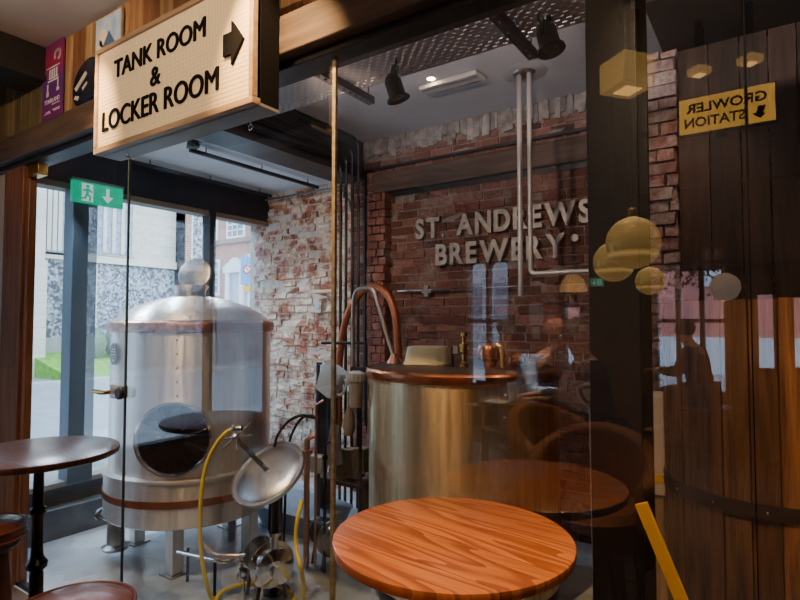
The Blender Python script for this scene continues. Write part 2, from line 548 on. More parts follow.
yellow_paint = mat('yellow_paint', (.75, .42, .02), .4)
leather_red = mat('oxblood_leather', (.10, .022, .012), .27, col2=(.16, .04, .02), nscale=9, bump=.15, bscale=140, coat=.3)
leather_tan = mat('tan_leather', (.40, .13, .035), .4, col2=(.26, .08, .02), nscale=5, bump=.2, bscale=90)
leather_dark = mat('dark_leather', (.03, .022, .02), .4, col2=(.05, .03, .025), nscale=6)
wood_header = wood('header_wood', (.045, .027, .018), (.10, .064, .042), 0, .55)
wood_post = wood('post_wood', (.10, .035, .016), (.26, .11, .05), 2, .4, coat=.2)
wood_plank = wood('plank_wood', (.24, .13, .06), (.50, .31, .15), 2, .7, tint=True, scale=.8)
wood_dark = wood('dark_wood', (.022, .012, .008), (.07, .04, .025), 0, .6)
wood_vat = wood('vat_wood', (.09, .035, .012), (.50, .24, .09), 2, .65, tint=True, scale=.9)
wood_leg = wood('leg_wood', (.05, .018, .008), (.16, .06, .025), 2, .4, coat=.2)
wood_floor = wood('floor_wood', (.05, .028, .016), (.14, .08, .045), 0, .5)
plaster = mat('plaster', (.50, .47, .45), .9, col2=(.44, .41, .40), nscale=3)
plaster_b = mat('brewery_plaster', (.58, .56, .56), .9, col2=(.50, .48, .48), nscale=2)
plaster_w = mat('plaster_white', (.80, .82, .85), .9)
mortar = mat('mortar', (.20, .15, .13), .95, col2=(.30, .26, .23), nscale=20, bump=.6)
mortar_w = mat('mortar_limewash', (.50, .46, .42), .95, col2=(.66, .61, .56), nscale=25, bump=.8)
red_brick = whitewash('old_red_brick', (.36, .29, .26), (.20, .085, .065), .52, .74, 3.6)
white_brick = whitewash('limewashed_brick', (.88, .75, .60), (.46, .17, .10), .43, .55, 4.5)
brew_floor_m = mat('wet_resin_floor', (.26, .30, .34), .10, col2=(.60, .64, .68), nscale=1.6, rough2=.38, bump=.12, bscale=26)
kerb_m = mat('tanking_paint', (.07, .09, .11), .35, col2=(.13, .16, .18), nscale=5, bump=.3)
glass = glass_mat('screen_glass', base=.12)
glass_out = glass_mat('window_glass', base=.03)
ink = mat('ink_black', (.008, .008, .009), .9)
ink.node_tree.nodes['Principled BSDF'].inputs['Specular IOR Level'].default_value = .05
M_led = mat('lamp_lens', (1, .9, .7), .3, emis=(1, .72, .4), estr=60)

m, nt, out = new_mat('brass_globe_painted_glow')  # warm reflections painted into the emission: bright top, glowing band lower down
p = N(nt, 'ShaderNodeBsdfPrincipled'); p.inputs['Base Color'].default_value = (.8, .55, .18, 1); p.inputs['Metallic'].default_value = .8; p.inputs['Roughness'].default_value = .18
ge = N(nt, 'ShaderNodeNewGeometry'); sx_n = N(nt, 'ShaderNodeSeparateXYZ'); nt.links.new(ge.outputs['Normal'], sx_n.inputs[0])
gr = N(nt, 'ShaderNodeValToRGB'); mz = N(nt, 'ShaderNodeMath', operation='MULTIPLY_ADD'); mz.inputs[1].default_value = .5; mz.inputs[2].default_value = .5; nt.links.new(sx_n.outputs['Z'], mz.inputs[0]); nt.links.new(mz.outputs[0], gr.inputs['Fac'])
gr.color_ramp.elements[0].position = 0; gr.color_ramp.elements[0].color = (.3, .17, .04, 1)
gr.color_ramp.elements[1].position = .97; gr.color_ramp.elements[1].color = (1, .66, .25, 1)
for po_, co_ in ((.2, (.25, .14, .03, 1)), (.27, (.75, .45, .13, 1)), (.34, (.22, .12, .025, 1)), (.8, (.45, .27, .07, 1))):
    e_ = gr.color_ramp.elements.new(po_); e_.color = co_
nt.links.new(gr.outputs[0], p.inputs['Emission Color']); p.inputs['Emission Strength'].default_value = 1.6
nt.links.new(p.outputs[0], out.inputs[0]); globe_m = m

# ------------------------------------------------------------------ world, sky
w = bpy.data.worlds.new('overcast_sky'); scene.world = w; w.use_nodes = True
nt = w.node_tree
for n in list(nt.nodes): nt.nodes.remove(n)
tc = N(nt, 'ShaderNodeTexCoord'); sep = N(nt, 'ShaderNodeSeparateXYZ'); nt.links.new(tc.outputs['Generated'], sep.inputs[0])
sk = ramp(nt, sep.outputs['Z'], [(0, (.62, .80, 1.0)), (.6, (.55, .74, 1.0))])
bg = N(nt, 'ShaderNodeBackground'); bg.inputs[1].default_value = 5.0
nt.links.new(sk, bg.inputs[0])
wo = N(nt, 'ShaderNodeOutputWorld'); nt.links.new(bg.outputs[0], wo.inputs[0])

# ------------------------------------------------------------------ setting: brewery
BY = 4.42        # brick face of the brewery's back wall
CZL, CZR = 2.82, 3.17
XB = -3.72       # steel beam between the low and the high ceiling
RX = 1.9         # right end of everything
struct('floor', MB().box(SX, RX, -5.0, G - .03, BF - .12, BF), wood_floor)
struct('floor.001', MB().box(SX, RX, G - .03, BY + .3, BF - .1, BF), brew_floor_m)
struct('ceiling', MB().box(SX, RX, -5.0, G + .02, 3.13, 3.2), plaster)
struct('ceiling.001', MB().box(SX - .3, XB + .1, G + .02, BY + .3, CZL, CZL + .06), plaster_w)
struct('ceiling.002', MB().box(XB, RX, G + .02, BY + .3, CZR, CZR + .06), plaster_b)
# glass screen: bottom rail, sunken riser
struct('trim_1', MB().box(SX, RX, G - .02, G + .02, BF, BF + .03), black, bevel=.004)


def bricks(mb, x0, x1, z0, z1, y, bw, bh, gap, jit, palette, depth=.05, step=.012):
    z = z0; row = 0
    while z < z1 - .01:
        h = min(bh * random.uniform(.9, 1.1), z1 - z)
        x = x0 - (bw * .5 if row % 2 else 0) * random.uniform(.7, 1.2)
        while x < x1:
            ww = bw * random.uniform(.45 if random.random() < .2 else .85, 1.1)
            a, b = max(x, x0), min(x + ww - gap, x1)
            if b - a > .02:
                c = random.choice(palette); k = random.uniform(.75, 1.15)
                o = random.uniform(-step, step)
                mb.box(a, b, y + o, y + depth, z, z + h - gap, (c[0] * k, c[1] * k, c[2] * k), jit)
            x += ww
        z += h; row += 1


# limewashed wall
p0 = oY(266, 200, BY).x; xw = oY(352, 200, BY).x
xj = oY(368, 200, BY).x
mb = MB().box(SX - .3, xw, BY + .012, BY + .3, BF, CZL + .4)
struct('wall_back_mortar', mb, mortar_w).name = 'wall_back'
mb = MB(); bricks(mb, SX - .2, xw, BF, CZL, BY, .20, .074, .014, .009, [(1, 1, 1), (.9, .86, .84), (.8, .72, .7), (1.1, 1.08, 1.05), (.7, .5, .45)], step=.014)
struct('wall_back.001', mb, white_brick, flat=True)
# red wall
struct('wall_back.002', MB().box(xw, RX, BY + .010, BY + .3, BF, CZR), mortar)
mb = MB(); bricks(mb, xw, RX, BF, 3.02, BY, .225, .078, .012, .005, [(1, 1, 1), (.8, .75, .7), (1.2, 1.15, 1.1), (.6, .55, .55), (1.4, 1.5, 1.5), (.95, .8, .75)], step=.01)
struct('wall_back.003', mb, red_brick, flat=True)
# crumbling render at the head of the wall
mb = MB(); x = xw
while x < RX:
    d = random.uniform(.03, .08)
    mb.box(x, x + d, BY - random.uniform(.0, .025), BY + .05, 3.17 - random.uniform(.10, .2), 3.17, (random.uniform(.6, 1),) * 3, .012); x += d * .9
struct('wall_back.004', mb, mat('old_render', (.50, .46, .44), .95, col2=(.28, .24, .22), nscale=16, bump=.8, tint=True), flat=True)
# long old timber lintel let into the red wall
la, lb = oY(374, 196, BY - .03), oY(592, 157, BY - .03)
zb = (la.z + lb.z) / 2
mb = MB().box(la.x, RX - .1, BY - .05, BY + .08, zb, zb + .2, (1, 1, 1), .006)
struct('beam', mb, wood('lintel_wood', (.03, .017, .012), (.10, .062, .045), 0, .8, bump=.6), bevel=.01)
mb = MB().box(la.x, RX - .1, BY - .012, BY + .1, zb - .05, zb, (1, 1, 1), .003)
struct('beam.001', mb, black)
# steel beam between the ceilings
struct('beam.002', MB().box(XB, XB + .27, G + .02, BY, 2.79, CZR + .02).box(XB - .03, XB + .3, G + .02, BY, 2.775, 2.79), mat('beam_steel', (.03, .028, .03), .4, .2, col2=(.05, .045, .045), nscale=4))
# street side: lintel, kerb, posts
zl = 2.49
struct('wall_left', MB().box(SX - .35, SX + .02, G - .1, BY + .1, zl, CZL + .3), lintel_m)
struct('wall_left.001', MB().box(SX - .35, SX, G - .1, BY + .1, BF, -.02).box(SX, SX + .14, G + .05, BY, BF, -.16), kerb_m, bevel=.01)
struct('window_sill', MB().box(SX - .4, SX + .05, G - .1, BY, -.02, .02), mat('stone_sill', (.30, .30, .28), .7, col2=(.4, .4, .38), nscale=8)).name = 'trim_2'
y78, y210 = oX(78, 300, SX).y, oX(209, 300, SX).y
struct('trim_3', MB().box(SX - .08, SX + .08, y78 - .09, y78 + .11, .0, zl), mat('blue_black_post', (.10, .15, .19), .35, .2), bevel=.004)
struct('trim_4', MB().box(SX - .08, SX + .05, y210 - .035, y210 + .04, .0, zl), black, bevel=.004)
struct('trim_5', MB().box(SX - .05, SX + .03, G - .05, BY, zl - .05, zl), mat('mid_brown', (.22, .15, .10), .6), bevel=.004)
for i, (a, b) in enumerate(((G - .05, y78 - .1), (y78 + .12, y210 - .04), (y210 + .05, BY))):
    pane = struct('window_%d' % (i + 1), MB().add([(SX, a, .02), (SX, b, .02), (SX, b, zl - .05), (SX, a, zl - .05)], [(0, 1, 2, 3)]), glass_out)
# dark rear corner pieces behind the steel column on the right
xq = oY(680, 200, 3.62).x
struct('wall_right', MB().box(RX - .05, RX, -5, BY + .3, BF, 3.17), mat('dark_wall', (.05, .033, .026), .8, col2=(.09, .06, .045), nscale=3))
mb = MB(); x = xq
while x < RX - .05:
    d = random.uniform(.12, .2); mb.box(x, min(x + d - .006, RX - .05), 3.62, 3.66, BF, 2.95, (random.uniform(.6, 1.2),) * 3); x += d
struct('wall_right.001', mb, wood('panelling', (.035, .02, .014), (.10, .055, .034), 2, .65, tint=True))
struct('wall_right.002', MB().box(-.52, RX - .05, 2.6, 3.7, 2.95, 3.17), mat('soffit_black', (.015, .012, .012), .7))
# old brick pier beside the steel column
bx0, bx1 = oY(646, 200, 3.58).x, xq
mb = MB(); bricks(mb, bx0, bx1, BF, 2.95, 3.55, .2, .078, .012, .006, [(1, 1, 1), (.8, .7, .7), (1.2, 1.1, 1.1)], step=.01, depth=.15)
mb.box(bx0 + .01, bx1 - .01, 3.58, 3.7, BF, 2.95, (.7, .6, .55))
struct('pillar', mb, whitewash('pier_brick', (.52, .44, .40), (.34, .17, .13), .4, .6, 5), flat=True)
# slim steel column just behind the glass
cx0, cx1 = oY(590, 400, G + .07).x, oY(642, 400, G + .07).x
mb = MB()
mb.box(cx0, cx1, G + .07, G + .085, BF, CZR).box(cx0, cx1, G + .235, G + .25, BF, CZR).box((cx0 + cx1) / 2 - .006, (cx0 + cx1) / 2 + .006, G + .085, G + .235, BF, CZR)
struct('column', mb, mat('column_steel', (.008, .010, .014), .45, .3, col2=(.018, .022, .028), nscale=2, stretch=(1, 1, .3), bump=.2), bevel=.003)

# ------------------------------------------------------------------ setting: front of the bar (above and beside the glass)
hz0, hz1 = 2.42, 2.585
struct('beam.003', MB().box(SX, RX, 1.55, 1.72, hz0, hz1), wood_header, bevel=.008)
struct('trim_6', MB().box(SX, RX, 1.60, 1.72, hz0 - .035, hz0 - .002), black, bevel=.003)
mb = MB(); x = SX
while x < RX:
    d = random.uniform(.11, .19); k = random.uniform(.7, 1.2)
    c = random.choice([(k, k, k), (k, k * .97, k * .9), (k * .75, k * .85, k * .75) if x < -3.4 else (k, k * .9, k * .8), (.5 * k, .35 * k, .3 * k)])
    if x < -4.0: c = (k * .45, k * .55, k * .48)
    mb.box(x, min(x + d - .004, RX), 1.64, 1.67, hz1, 3.13, c); x += d
struct('wall_front', mb, wood_plank, bevel=.002)
fa, fb = oY(5, 400, G).x, oY(27, 400, G).x
struct('trim_7', MB().box(fa, fb - .05, G - .04, G + .05, BF, hz0 - .035).box(fb - .048, fb, G - .02, G + .03, BF, hz0 - .035), wood_post, bevel=.006)
struct('wall_front.001', MB().box(SX, fa, G - .02, G + .04, BF, hz0), mat('painted_reveal', (.40, .36, .32), .7))
# boxed black ceiling beam at the far left, running over the bar
bxr = oY(42, 60, 1.6).x
struct('beam.004', MB().box(bxr - .28, bxr, -5, 1.63, 2.93, 3.125).box(bxr - .3, bxr + .02, -5, 1.63, 2.9, 2.93), black)

# ------------------------------------------------------------------ the glass screen
j1, j2, j3 = oY(127, 300, G).x, oY(334, 300, G).x, oY(751, 300, G).x
gz0, gz1 = BF + .03, hz0 - .035


def pane(name, x0, x1, kind_door=False):
    return struct(name, MB().add([(x0, G, gz0), (x1, G, gz0), (x1, G, gz1), (x0, G, gz1)], [(0, 1, 2, 3)]), glass)


door = pane('door_1', fb, j1 - .004)
w4 = pane('window_4', j1 + .004, j2 - .004)
w5 = pane('window_5', j2 + .004, j3 - .004)
w6 = pane('window_6', j3 + .004, RX)
edge = mat('glass_edge', (.06, .09, .09), .2)
e = MB().box(j1 - .004, j1 + .004, G - .006, G + .006, gz0, gz1).build('pane_edge', edge, door)
e = MB().box(j2 - .008, j2 + .008, G - .007, G + .007, gz0, gz1).build('joint_strip', mat('joint_gold_reflection', (.50, .42, .26), .45, .5, col2=(.3, .24, .13), nscale=40), w4)  # gold reflection on the glass joint is put into the strip's colour
e = MB().box(j3 - .0015, j3 + .0015, G - .003, G + .003, gz0, gz1).build('joint_strip', ink, w6)
# patch fittings and lock of the glass door
h = oY(40, 165, G)
MB().box(fb - .01, h.x + .05, G - .03, G + .03, gz1 - .09, gz1 - .01).build('hinge', brass, door, bevel=.005)
h = oY(128, 156, G)
MB().lathe([(0, -.01), (.035, -.01), (.035, .0), (.015, .01), (.012, .02), (0, .02)], (h.x, G, gz1 - .01), (0, 0, -1), 20).tube([(h.x, G - .01, gz1 - .03), (h.x, G - .02, gz1 - .06), (h.x + .01, G - .02, gz1 - .065)], .005).build('top_bolt', steel_dull, door)
lk = oY(118, 392, G)
lock = MB().box(lk.x - .05, lk.x + .045, G - .022, G + .022, lk.z - .035, lk.z + .04).build('lock_plate', mat('lock_steel', (.55, .48, .45), .35, .8, col2=(.4, .33, .3), nscale=6), door, bevel=.008)
MB().tube([(lk.x - .03, G - .03, lk.z), (lk.x - .03, G - .055, lk.z), (lk.x - .07, G - .06, lk.z), (lk.x - .15, G - .06, lk.z + .002)], [.012, .012, .014, .011], 14).build('handle', brass, lock)
MB().lathe([(0, 0), (.03, 0), (.032, .006), (.032, .018), (.026, .024), (0, .024)], (lk.x + .075, G - .022, lk.z), (0, -1, 0), 24).build('latch_ring', black, lock)
MB().box(lk.x + .02, lk.x + .07, G - .018, G + .018, lk.z - .03, lk.z + .04).build('strike_plate', steel_dull, lock, bevel=.006)

# ------------------------------------------------------------------ TANK ROOM sign box
SY, SB = 1.42, 1.549
tl, bl_, br = oY(98, 52, SY), oY(95, 156, SY), oY(254.5, 102.5, SY)
sx0, sx1 = (tl.x + bl_.x) / 2, br.x
sz0 = (bl_.z + br.z) / 2; sz1 = tl.z
print('SIGN', sx0, sx1, sz0, sz1, bl_, br)
sg = thing('hanging_sign', 'large cream sign box with black TANK ROOM and LOCKER ROOM lettering and arrow', 'sign', ((sx0 + sx1) / 2, (SY + SB) / 2, sz0))
MB().box(sx0 + .01, sx1 - .003, SY + .03, SB, sz0 + .012, sz1 - .012).build('cabinet', ink, sg)
MB().box(sx0 + .005, sx1, SY + .02, SB, sz0, sz0 + .012).build('underside_panel', mat('grey_paint', (.22, .23, .26), .5), sg)
fw = .022
wood_f = wood('sign_frame_wood', (.26, .17, .10), (.44, .31, .2), 0, .5)
MB().box(sx0, sx1, SY - .012, SY + .03, sz0, sz0 + fw * 1.3).box(sx0, sx1, SY - .012, SY + .03, sz1 - fw, sz1).box(sx0, sx0 + fw, SY - .012, SY + .03, sz0 + fw * 1.3, sz1 - fw).box(sx1 - fw, sx1, SY - .012, SY + .015, sz0 + fw * 1.3, sz1 - fw).build('frame', wood_f, sg, bevel=.002)
# ribbed cream face
m, nt, out = new_mat('ribbed_sign_face')
p = N(nt, 'ShaderNodeBsdfPrincipled'); p.inputs['Base Color'].default_value = (.80, .62, .38, 1); p.inputs['Roughness'].default_value = .22
wv = N(nt, 'ShaderNodeTexWave', wave_type='BANDS', bands_direction='X'); wv.inputs['Scale'].default_value = 32
wh = N(nt, 'ShaderNodeTexWave', wave_type='BANDS', bands_direction='Z'); wh.inputs['Scale'].default_value = 16
v = coords(nt); nt.links.new(v, wv.inputs['Vector']); nt.links.new(v, wh.inputs['Vector'])
ad = N(nt, 'ShaderNodeMath', operation='ADD'); nt.links.new(wv.outputs['Fac'], ad.inputs[0]); nt.links.new(wh.outputs['Fac'], ad.inputs[1])
b = N(nt, 'ShaderNodeBump'); b.inputs['Strength'].default_value = .35; b.inputs['Distance'].default_value = .004
nt.links.new(ad.outputs[0], b.inputs['Height']); nt.links.new(b.outputs[0], p.inputs['Normal'])
sc_ = ramp(nt, wv.outputs['Fac'], [(0, (.66, .49, .28)), (.6, (.82, .64, .40))]); nt.links.new(sc_, p.inputs['Base Color'])
nt.links.new(sc_, p.inputs['Emission Color']); p.inputs['Emission Strength'].default_value = .12
nt.links.new(p.outputs[0], out.inputs[0]); sign_face = m
MB().box(sx0 + fw, sx1 - fw, SY, SY + .012, sz0 + fw * 1.3, sz1 - fw).build('face_panel', sign_face, sg)


def text_on_sign(txt, a, b, topy, name='lettering'):
    """a, b = bottom-left and bottom-right pixel of the line, topy = pixel of the top at the left"""
    A, B = oY(a[0], a[1], SY), oY(b[0], b[1], SY); T = oY(a[0], topy, SY)
    mb = MB(); z = (A.z + B.z) / 2
    add_text(mb, txt, plane_M((0, SY - .001, 0), (1, 0, 0), (0, 0, 1)), A.x, B.x - .003, z, z + (T.z - A.z), .006, 0)
    add_text(mb, txt, plane_M((0, SY - .0012, 0), (1, 0, 0), (0, 0, 1)), A.x + .004, B.x + .001, z + .001, z + (T.z - A.z) + .002, .006, 0)
    mb.build(name, ink, sg, flat=True)


text_on_sign('TANK ROOM', (115, 78), (206, 38), 61)
text_on_sign('&', (151, 87), (161, 84), 69)
text_on_sign('LOCKER ROOM', (103, 131), (219, 92), 112)
A, B = oY(225, 60, SY), oY(245, 40, SY)
zc = oY(235, 43, SY).z; hw = (oY(235, 22, SY).z - oY(235, 66, SY).z) / 2
mb = MB(); xm = A.x + (B.x - A.x) * .42
mb.prism([(A.x, zc - hw * .5), (xm, zc - hw * .5), (xm, zc - hw), (B.x, zc), (xm, zc + hw), (xm, zc + hw * .5), (A.x, zc + hw * .5)], plane_M((0, SY, 0), (1, 0, 0), (0, 0, 1)), .012)
mb.build('arrow', ink, sg, flat=True)
# screw eyes under the sign
for px, py in ((128, 150), (257, 122)):
    q = oZ(px, py, sz0)
    MB().tube([(q.x, min(q.y, SB - .02), sz0), (q.x, min(q.y, SB - .02), sz0 - .02)], .003, 8).tube([(q.x + .012 * math.cos(t * PI / 5), min(q.y, SB - .02), sz0 - .032 + .012 * math.sin(t * PI / 5)) for t in range(10)], .003, 8, closed=True).build('screw_eye', chrome, sg)

# posters above the header
py_ = 1.63


def flat_panel(name, label, cat, a, b, material, t=.012, Y=py_):
    """a = top-left pixel, b = bottom-right pixel"""
    A, B = oY(a[0], a[1], Y), oY(b[0], b[1], Y)
    o = MB().box(A.x, B.x, Y - t, Y, B.z, A.z).build(name, material)
    tag(o, label, cat)
    return o, A, B


A = oY(45, 44, py_); A2 = oY(65, 42, py_); B = oY(65, 113, py_)
x0, x1 = A.x, A2.x; z1_ = oY(65, 36, py_).z; z0_ = max(hz1 + .002, oY(65, 113, py_).z)
po = thing('poster', 'tall narrow purple poster with a white columned building', 'poster', ((x0 + x1) / 2, py_, z0_))
m, nt, out = new_mat('purple_print')
p = N(nt, 'ShaderNodeBsdfPrincipled'); p.inputs['Roughness'].default_value = .4
sp = N(nt, 'ShaderNodeSeparateXYZ'); nt.links.new(coords(nt), sp.inputs[0])
mr = N(nt, 'ShaderNodeMapRange'); mr.inputs['From Min'].default_value = 0; mr.inputs['From Max'].default_value = z1_ - z0_
nt.links.new(sp.outputs['Z'], mr.inputs['Value'])
nt.links.new(ramp(nt, mr.outputs[0], [(0, (.16, .02, .14)), (.45, (.09, .03, .20)), (.75, (.30, .02, .08)), (1, (.13, .02, .16))]), p.inputs['Base Color'])
nt.links.new(p.outputs[0], out.inputs[0])
MB().box(x0, x1, py_ - .008, py_, z0_, z1_).build('sheet', m, po)
W_, H_ = x1 - x0, z1_ - z0_
pm = mat('pale_print', (.75, .68, .75), .5)
mb = MB(); PM = plane_M((x0, py_ - .0085, z0_), (1, 0, 0), (0, 0, 1))
def rr(mb, a, b, c, d): mb.prism([(a * W_, c * H_), (b * W_, c * H_), (b * W_, d * H_), (a * W_, d * H_)], PM, .001)
rr(mb, .2, .85, .66, .675); rr(mb, .28, .8, .48, .5); rr(mb, .33, .78, .515, .53)
for k in range(4): rr(mb, .34 + k * .11, .40 + k * .11, .53, .64)
rr(mb, .25, .3, .33, .46); rr(mb, .75, .8, .34, .47); rr(mb, .22, .33, .3, .36); rr(mb, .71, .84, .33, .37)
for k in range(14):
    t = k / 13 * 4.6; q = (.72 + .13 * math.cos(t - 1), .80 + .06 * math.sin(t - 1))
    rr(mb, q[0] - .04, q[0] + .04, q[1] - .018, q[1] + .018)
add_text(mb, 'TOMBLAND', PM, .12 * W_, .88 * W_, .2 * H_, .26 * H_, .001, .02)
rr(mb, .5, .88, .17, .182)
rr(mb, .12, .45, .07, .08); rr(mb, .2, .4, .09, .10); rr(mb, .55, .9, .10, .11); rr(mb, .6, .9, .08, .09)
mb.build('print', pm, po, flat=True)
# round dark board leaning on the header
A, B, C_ = oY(69, 90, py_), oY(98, 75, py_), oY(86, 62, py_)
xc = oY(86, 90, 1.6).x; rad = .155; zc2 = hz1 + .005 + rad
sh = thing('round_sign', 'round dark blue board with pale slanted lettering panel on the wooden ledge', 'sign', (xc, 1.6, zc2 - rad))
d_ = Vector((0, -1, .12)).normalized()
MB().lathe([(0, 0), (rad, 0), (rad, .012), (rad * .93, .018), (0, .018)], (xc, 1.612, zc2), d_, 48).build('disc', mat('navy_gloss', (.01, .014, .028), .25), sh)
MB().prism([(-.115, -.02), (-.085, -.045), (.02, .045), (-.01, .07)], plane_M((xc, 1.592, zc2), (1, 0, 0), (0, .12, 1)), .002).prism([(-.10, -.09), (-.05, -.11), (-.04, -.085), (-.09, -.07)], plane_M((xc, 1.592, zc2), (1, 0, 0), (0, .12, 1)), .002).prism([(-.01, -.055), (.04, -.02), (.03, -.005), (-.02, -.035)], plane_M((xc, 1.592, zc2), (1, 0, 0), (0, .12, 1)), .002).build('lettering_panel', mat('pale_board', (.45, .43, .42), .5), sh)
# house picture
x0 = oY(98, 20, py_).x; x1 = oY(124, 20, py_).x; z1_ = min(3.1, oY(110, 12, py_).z); z0_ = sz1 - .06
pi = thing('picture', 'small print of a pale house with blue roof against blue sky', 'picture', ((x0 + x1) / 2, py_, z0_))
MB().box(x0, x1, py_ - .012, py_, z0_, z1_).build('backing', wood_f, pi)
PM = plane_M((x0 + .008, py_ - .0125, z0_ + .008), (1, 0, 0), (0, 0, 1)); W_, H_ = x1 - x0 - .016, z1_ - z0_ - .016
mb = MB(); rr(mb, 0, 1, 0, 1); mb.build('sky_print', mat('sky_print', (.22, .38, .66), .5, col2=(.5, .6, .75), nscale=12), pi, flat=True)
mb = MB(); PM = PM @ Matrix.Translation((0, 0, .0012)); rr(mb, .02, .55, 0, .42); rr(mb, .55, .8, 0, .5)
for c in ((.3, .72, .16), (.2, .62, .1)):
    mb.prism([((c[0] + c[2] * math.cos(t)) * W_, (c[1] + c[2] * .8 * math.sin(t)) * H_) for t in [k * PI / 8 for k in range(16)]], PM, .001)
mb.build('house_print', mat('cream_print', (.75, .66, .48), .5), pi, flat=True)
mb = MB(); mb.prism([(0, .38 * H_), (.55 * W_, .78 * H_), (.9 * W_, .5 * H_), (.55 * W_, .52 * H_), (.3 * W_, .5 * H_)], PM @ Matrix.Translation((0, 0, .001)), .001)
mb.build('roof_print', mat('navy_print', (.05, .10, .25), .5), pi, flat=True)
mb = MB(); PM = PM @ Matrix.Translation((0, 0, .002)); rr(mb, .4, .6, .0, .3); rr(mb, .64, .75, .05, .33); rr(mb, .08, .15, .1, .3)
mb.build('shop_front_print', mat('pink_print', (.62, .09, .16), .5), pi, flat=True)

# ------------------------------------------------------------------ green exit sign on the street lintel
EXs = SX + .12
A, B = oX(72, 178, EXs), oX(123, 190, EXs); Ab, Bb = oX(72, 203, EXs), oX(123, 207, EXs)
green = mat('exit_green', (.0, .42, .24), .4, emis=(.0, .62, .34), estr=.35)
white_lit = mat('exit_white', (.8, .95, .88), .4, emis=(.7, 1, .85), estr=.3)


def exit_sign(label, origin, xd, w_, h_, group=None, name='exit_sign'):
    s = thing(name, label, 'sign', origin)
    M_ = plane_M(origin, xd, (0, 0, 1))
    MB().box(0, w_, 0, h_, -.035, 0, M=M_).build('panel', green, s)
    MB().box(-.006, w_ + .006, h_, h_ + .022, -.045, .004, M=M_).build('housing', mat('grey_green_housing', (.16, .2, .14), .5), s)
    mb = MB(); u = h_ / 10
    def q(pts, ox=0): mb.prism([((x + ox) * u, y * u) for x, y in pts], M_, .003)
    # doorway block with running figure cut round it
    ox = w_ / u * .30 - 3
    q([(0, .8), (5.2, .8), (5.2, 9.2), (0, 9.2)], ox)
    mb.build('doorway_symbol', white_lit, s, flat=True)
    mb = MB()
    def q2(pts): mb.prism([((x + ox) * u, y * u) for x, y in pts], M_ @ Matrix.Translation((0, 0, .003)), .002)
    q2([(2.6 + .8 * math.cos(t), 7.9 + .8 * math.sin(t)) for t in [k * PI / 6 for k in range(12)]])
    q2([(1.6, 6.8), (3.6, 6.9), (3.1, 4.4), (1.9, 4.2)]); q2([(3.3, 6.8), (4.9, 5.6), (4.6, 5.1), (3.0, 6.0)])
    q2([(1.9, 6.9), (.4, 5.9), (.6, 5.2), (2.0, 6.0)]); q2([(2.6, 4.5), (4.4, 3.2), (3.9, 1.0), (3.2, 1.1), (3.5, 3.0), (2.2, 3.7)])
    q2([(1.9, 4.6), (1.3, 2.7), (-.2, 2.2), (-.2, 1.5), (1.8, 2.0), (2.8, 4.0)])
    mb.build('running_figure', green, s, flat=True)
    mb = MB(); ax = w_ / u * .68
    mb.prism([((x + ax) * u, y * u) for x, y in [(-.8, 8.6), (.8, 8.6), (.8, 4.6), (2.8, 4.6), (0, 1.4), (-2.8, 4.6), (-.8, 4.6)]], M_, .003)
    mb.build('arrow', white_lit, s, flat=True)
    return s


ez0 = (Ab.z + Bb.z) / 2; eh = (A.z + B.z) / 2 - ez0
es = exit_sign('green running-man exit sign hung on the street window lintel', (EXs, Ab.y, ez0), (0, 1, 0), Bb.y - Ab.y, eh)
MB().tube([(EXs - .03, Ab.y + .06, ez0 + eh), (EXs - .03, Ab.y + .06, CZL)], .005, 8).tube([(EXs - .03, Bb.y - .06, ez0 + eh), (EXs - .03, Bb.y - .06, CZL)], .005, 8).build('hanger', black, es)

# ------------------------------------------------------------------ cable tray, spots, conduits
tz = 2.62
ty1 = oZ(420, 71, tz).y; tx0 = -2.62
tr = thing('cable_tray', 'wide perforated steel cable tray slung under the brewery ceiling', 'cable tray', (0, 2, tz))
perf = perforated('tray_perforated', (.36, .33, .33), .052, .026, (.42, .28))
MB().add([(tx0, 1.74, tz), (1.6, 1.74, tz), (1.6, ty1, tz), (tx0, ty1, tz)], [(0, 1, 2, 3)]).build('tray_bed', perf, tr)
MB().box(tx0, 1.6, ty1, ty1 + .004, tz, tz + .05).box(tx0, 1.6, 1.736, 1.74, tz, tz + .05).build('side_flange', mat('galvanised', (.16, .155, .155), .4, .7), tr)
strutm = perforated('strut_perforated', (.10, .10, .105), .03, .05, (.45, .5))
for px in (322, 500):
    q = oZ(px, 75 if px < 400 else 20, tz - .03)
    sm = perforated('strut_perforated_%d' % px, (.08, .08, .085), .05, .03, (.5, .45), swap=True)
    MB().box(q.x - .022, q.x + .022, 1.76, ty1 + .12, tz - .045, tz - .042).box(q.x - .022, q.x - .019, 1.76, ty1 + .12, tz - .045, tz - .005).box(q.x + .019, q.x + .022, 1.76, ty1 + .12, tz - .045, tz - .005).build('cross_strut', sm, tr)
    MB().tube([(q.x, ty1 + .09, tz - .04), (q.x, ty1 + .09, CZR)], .005, 8).build('threaded_rod', steel_dull, tr)


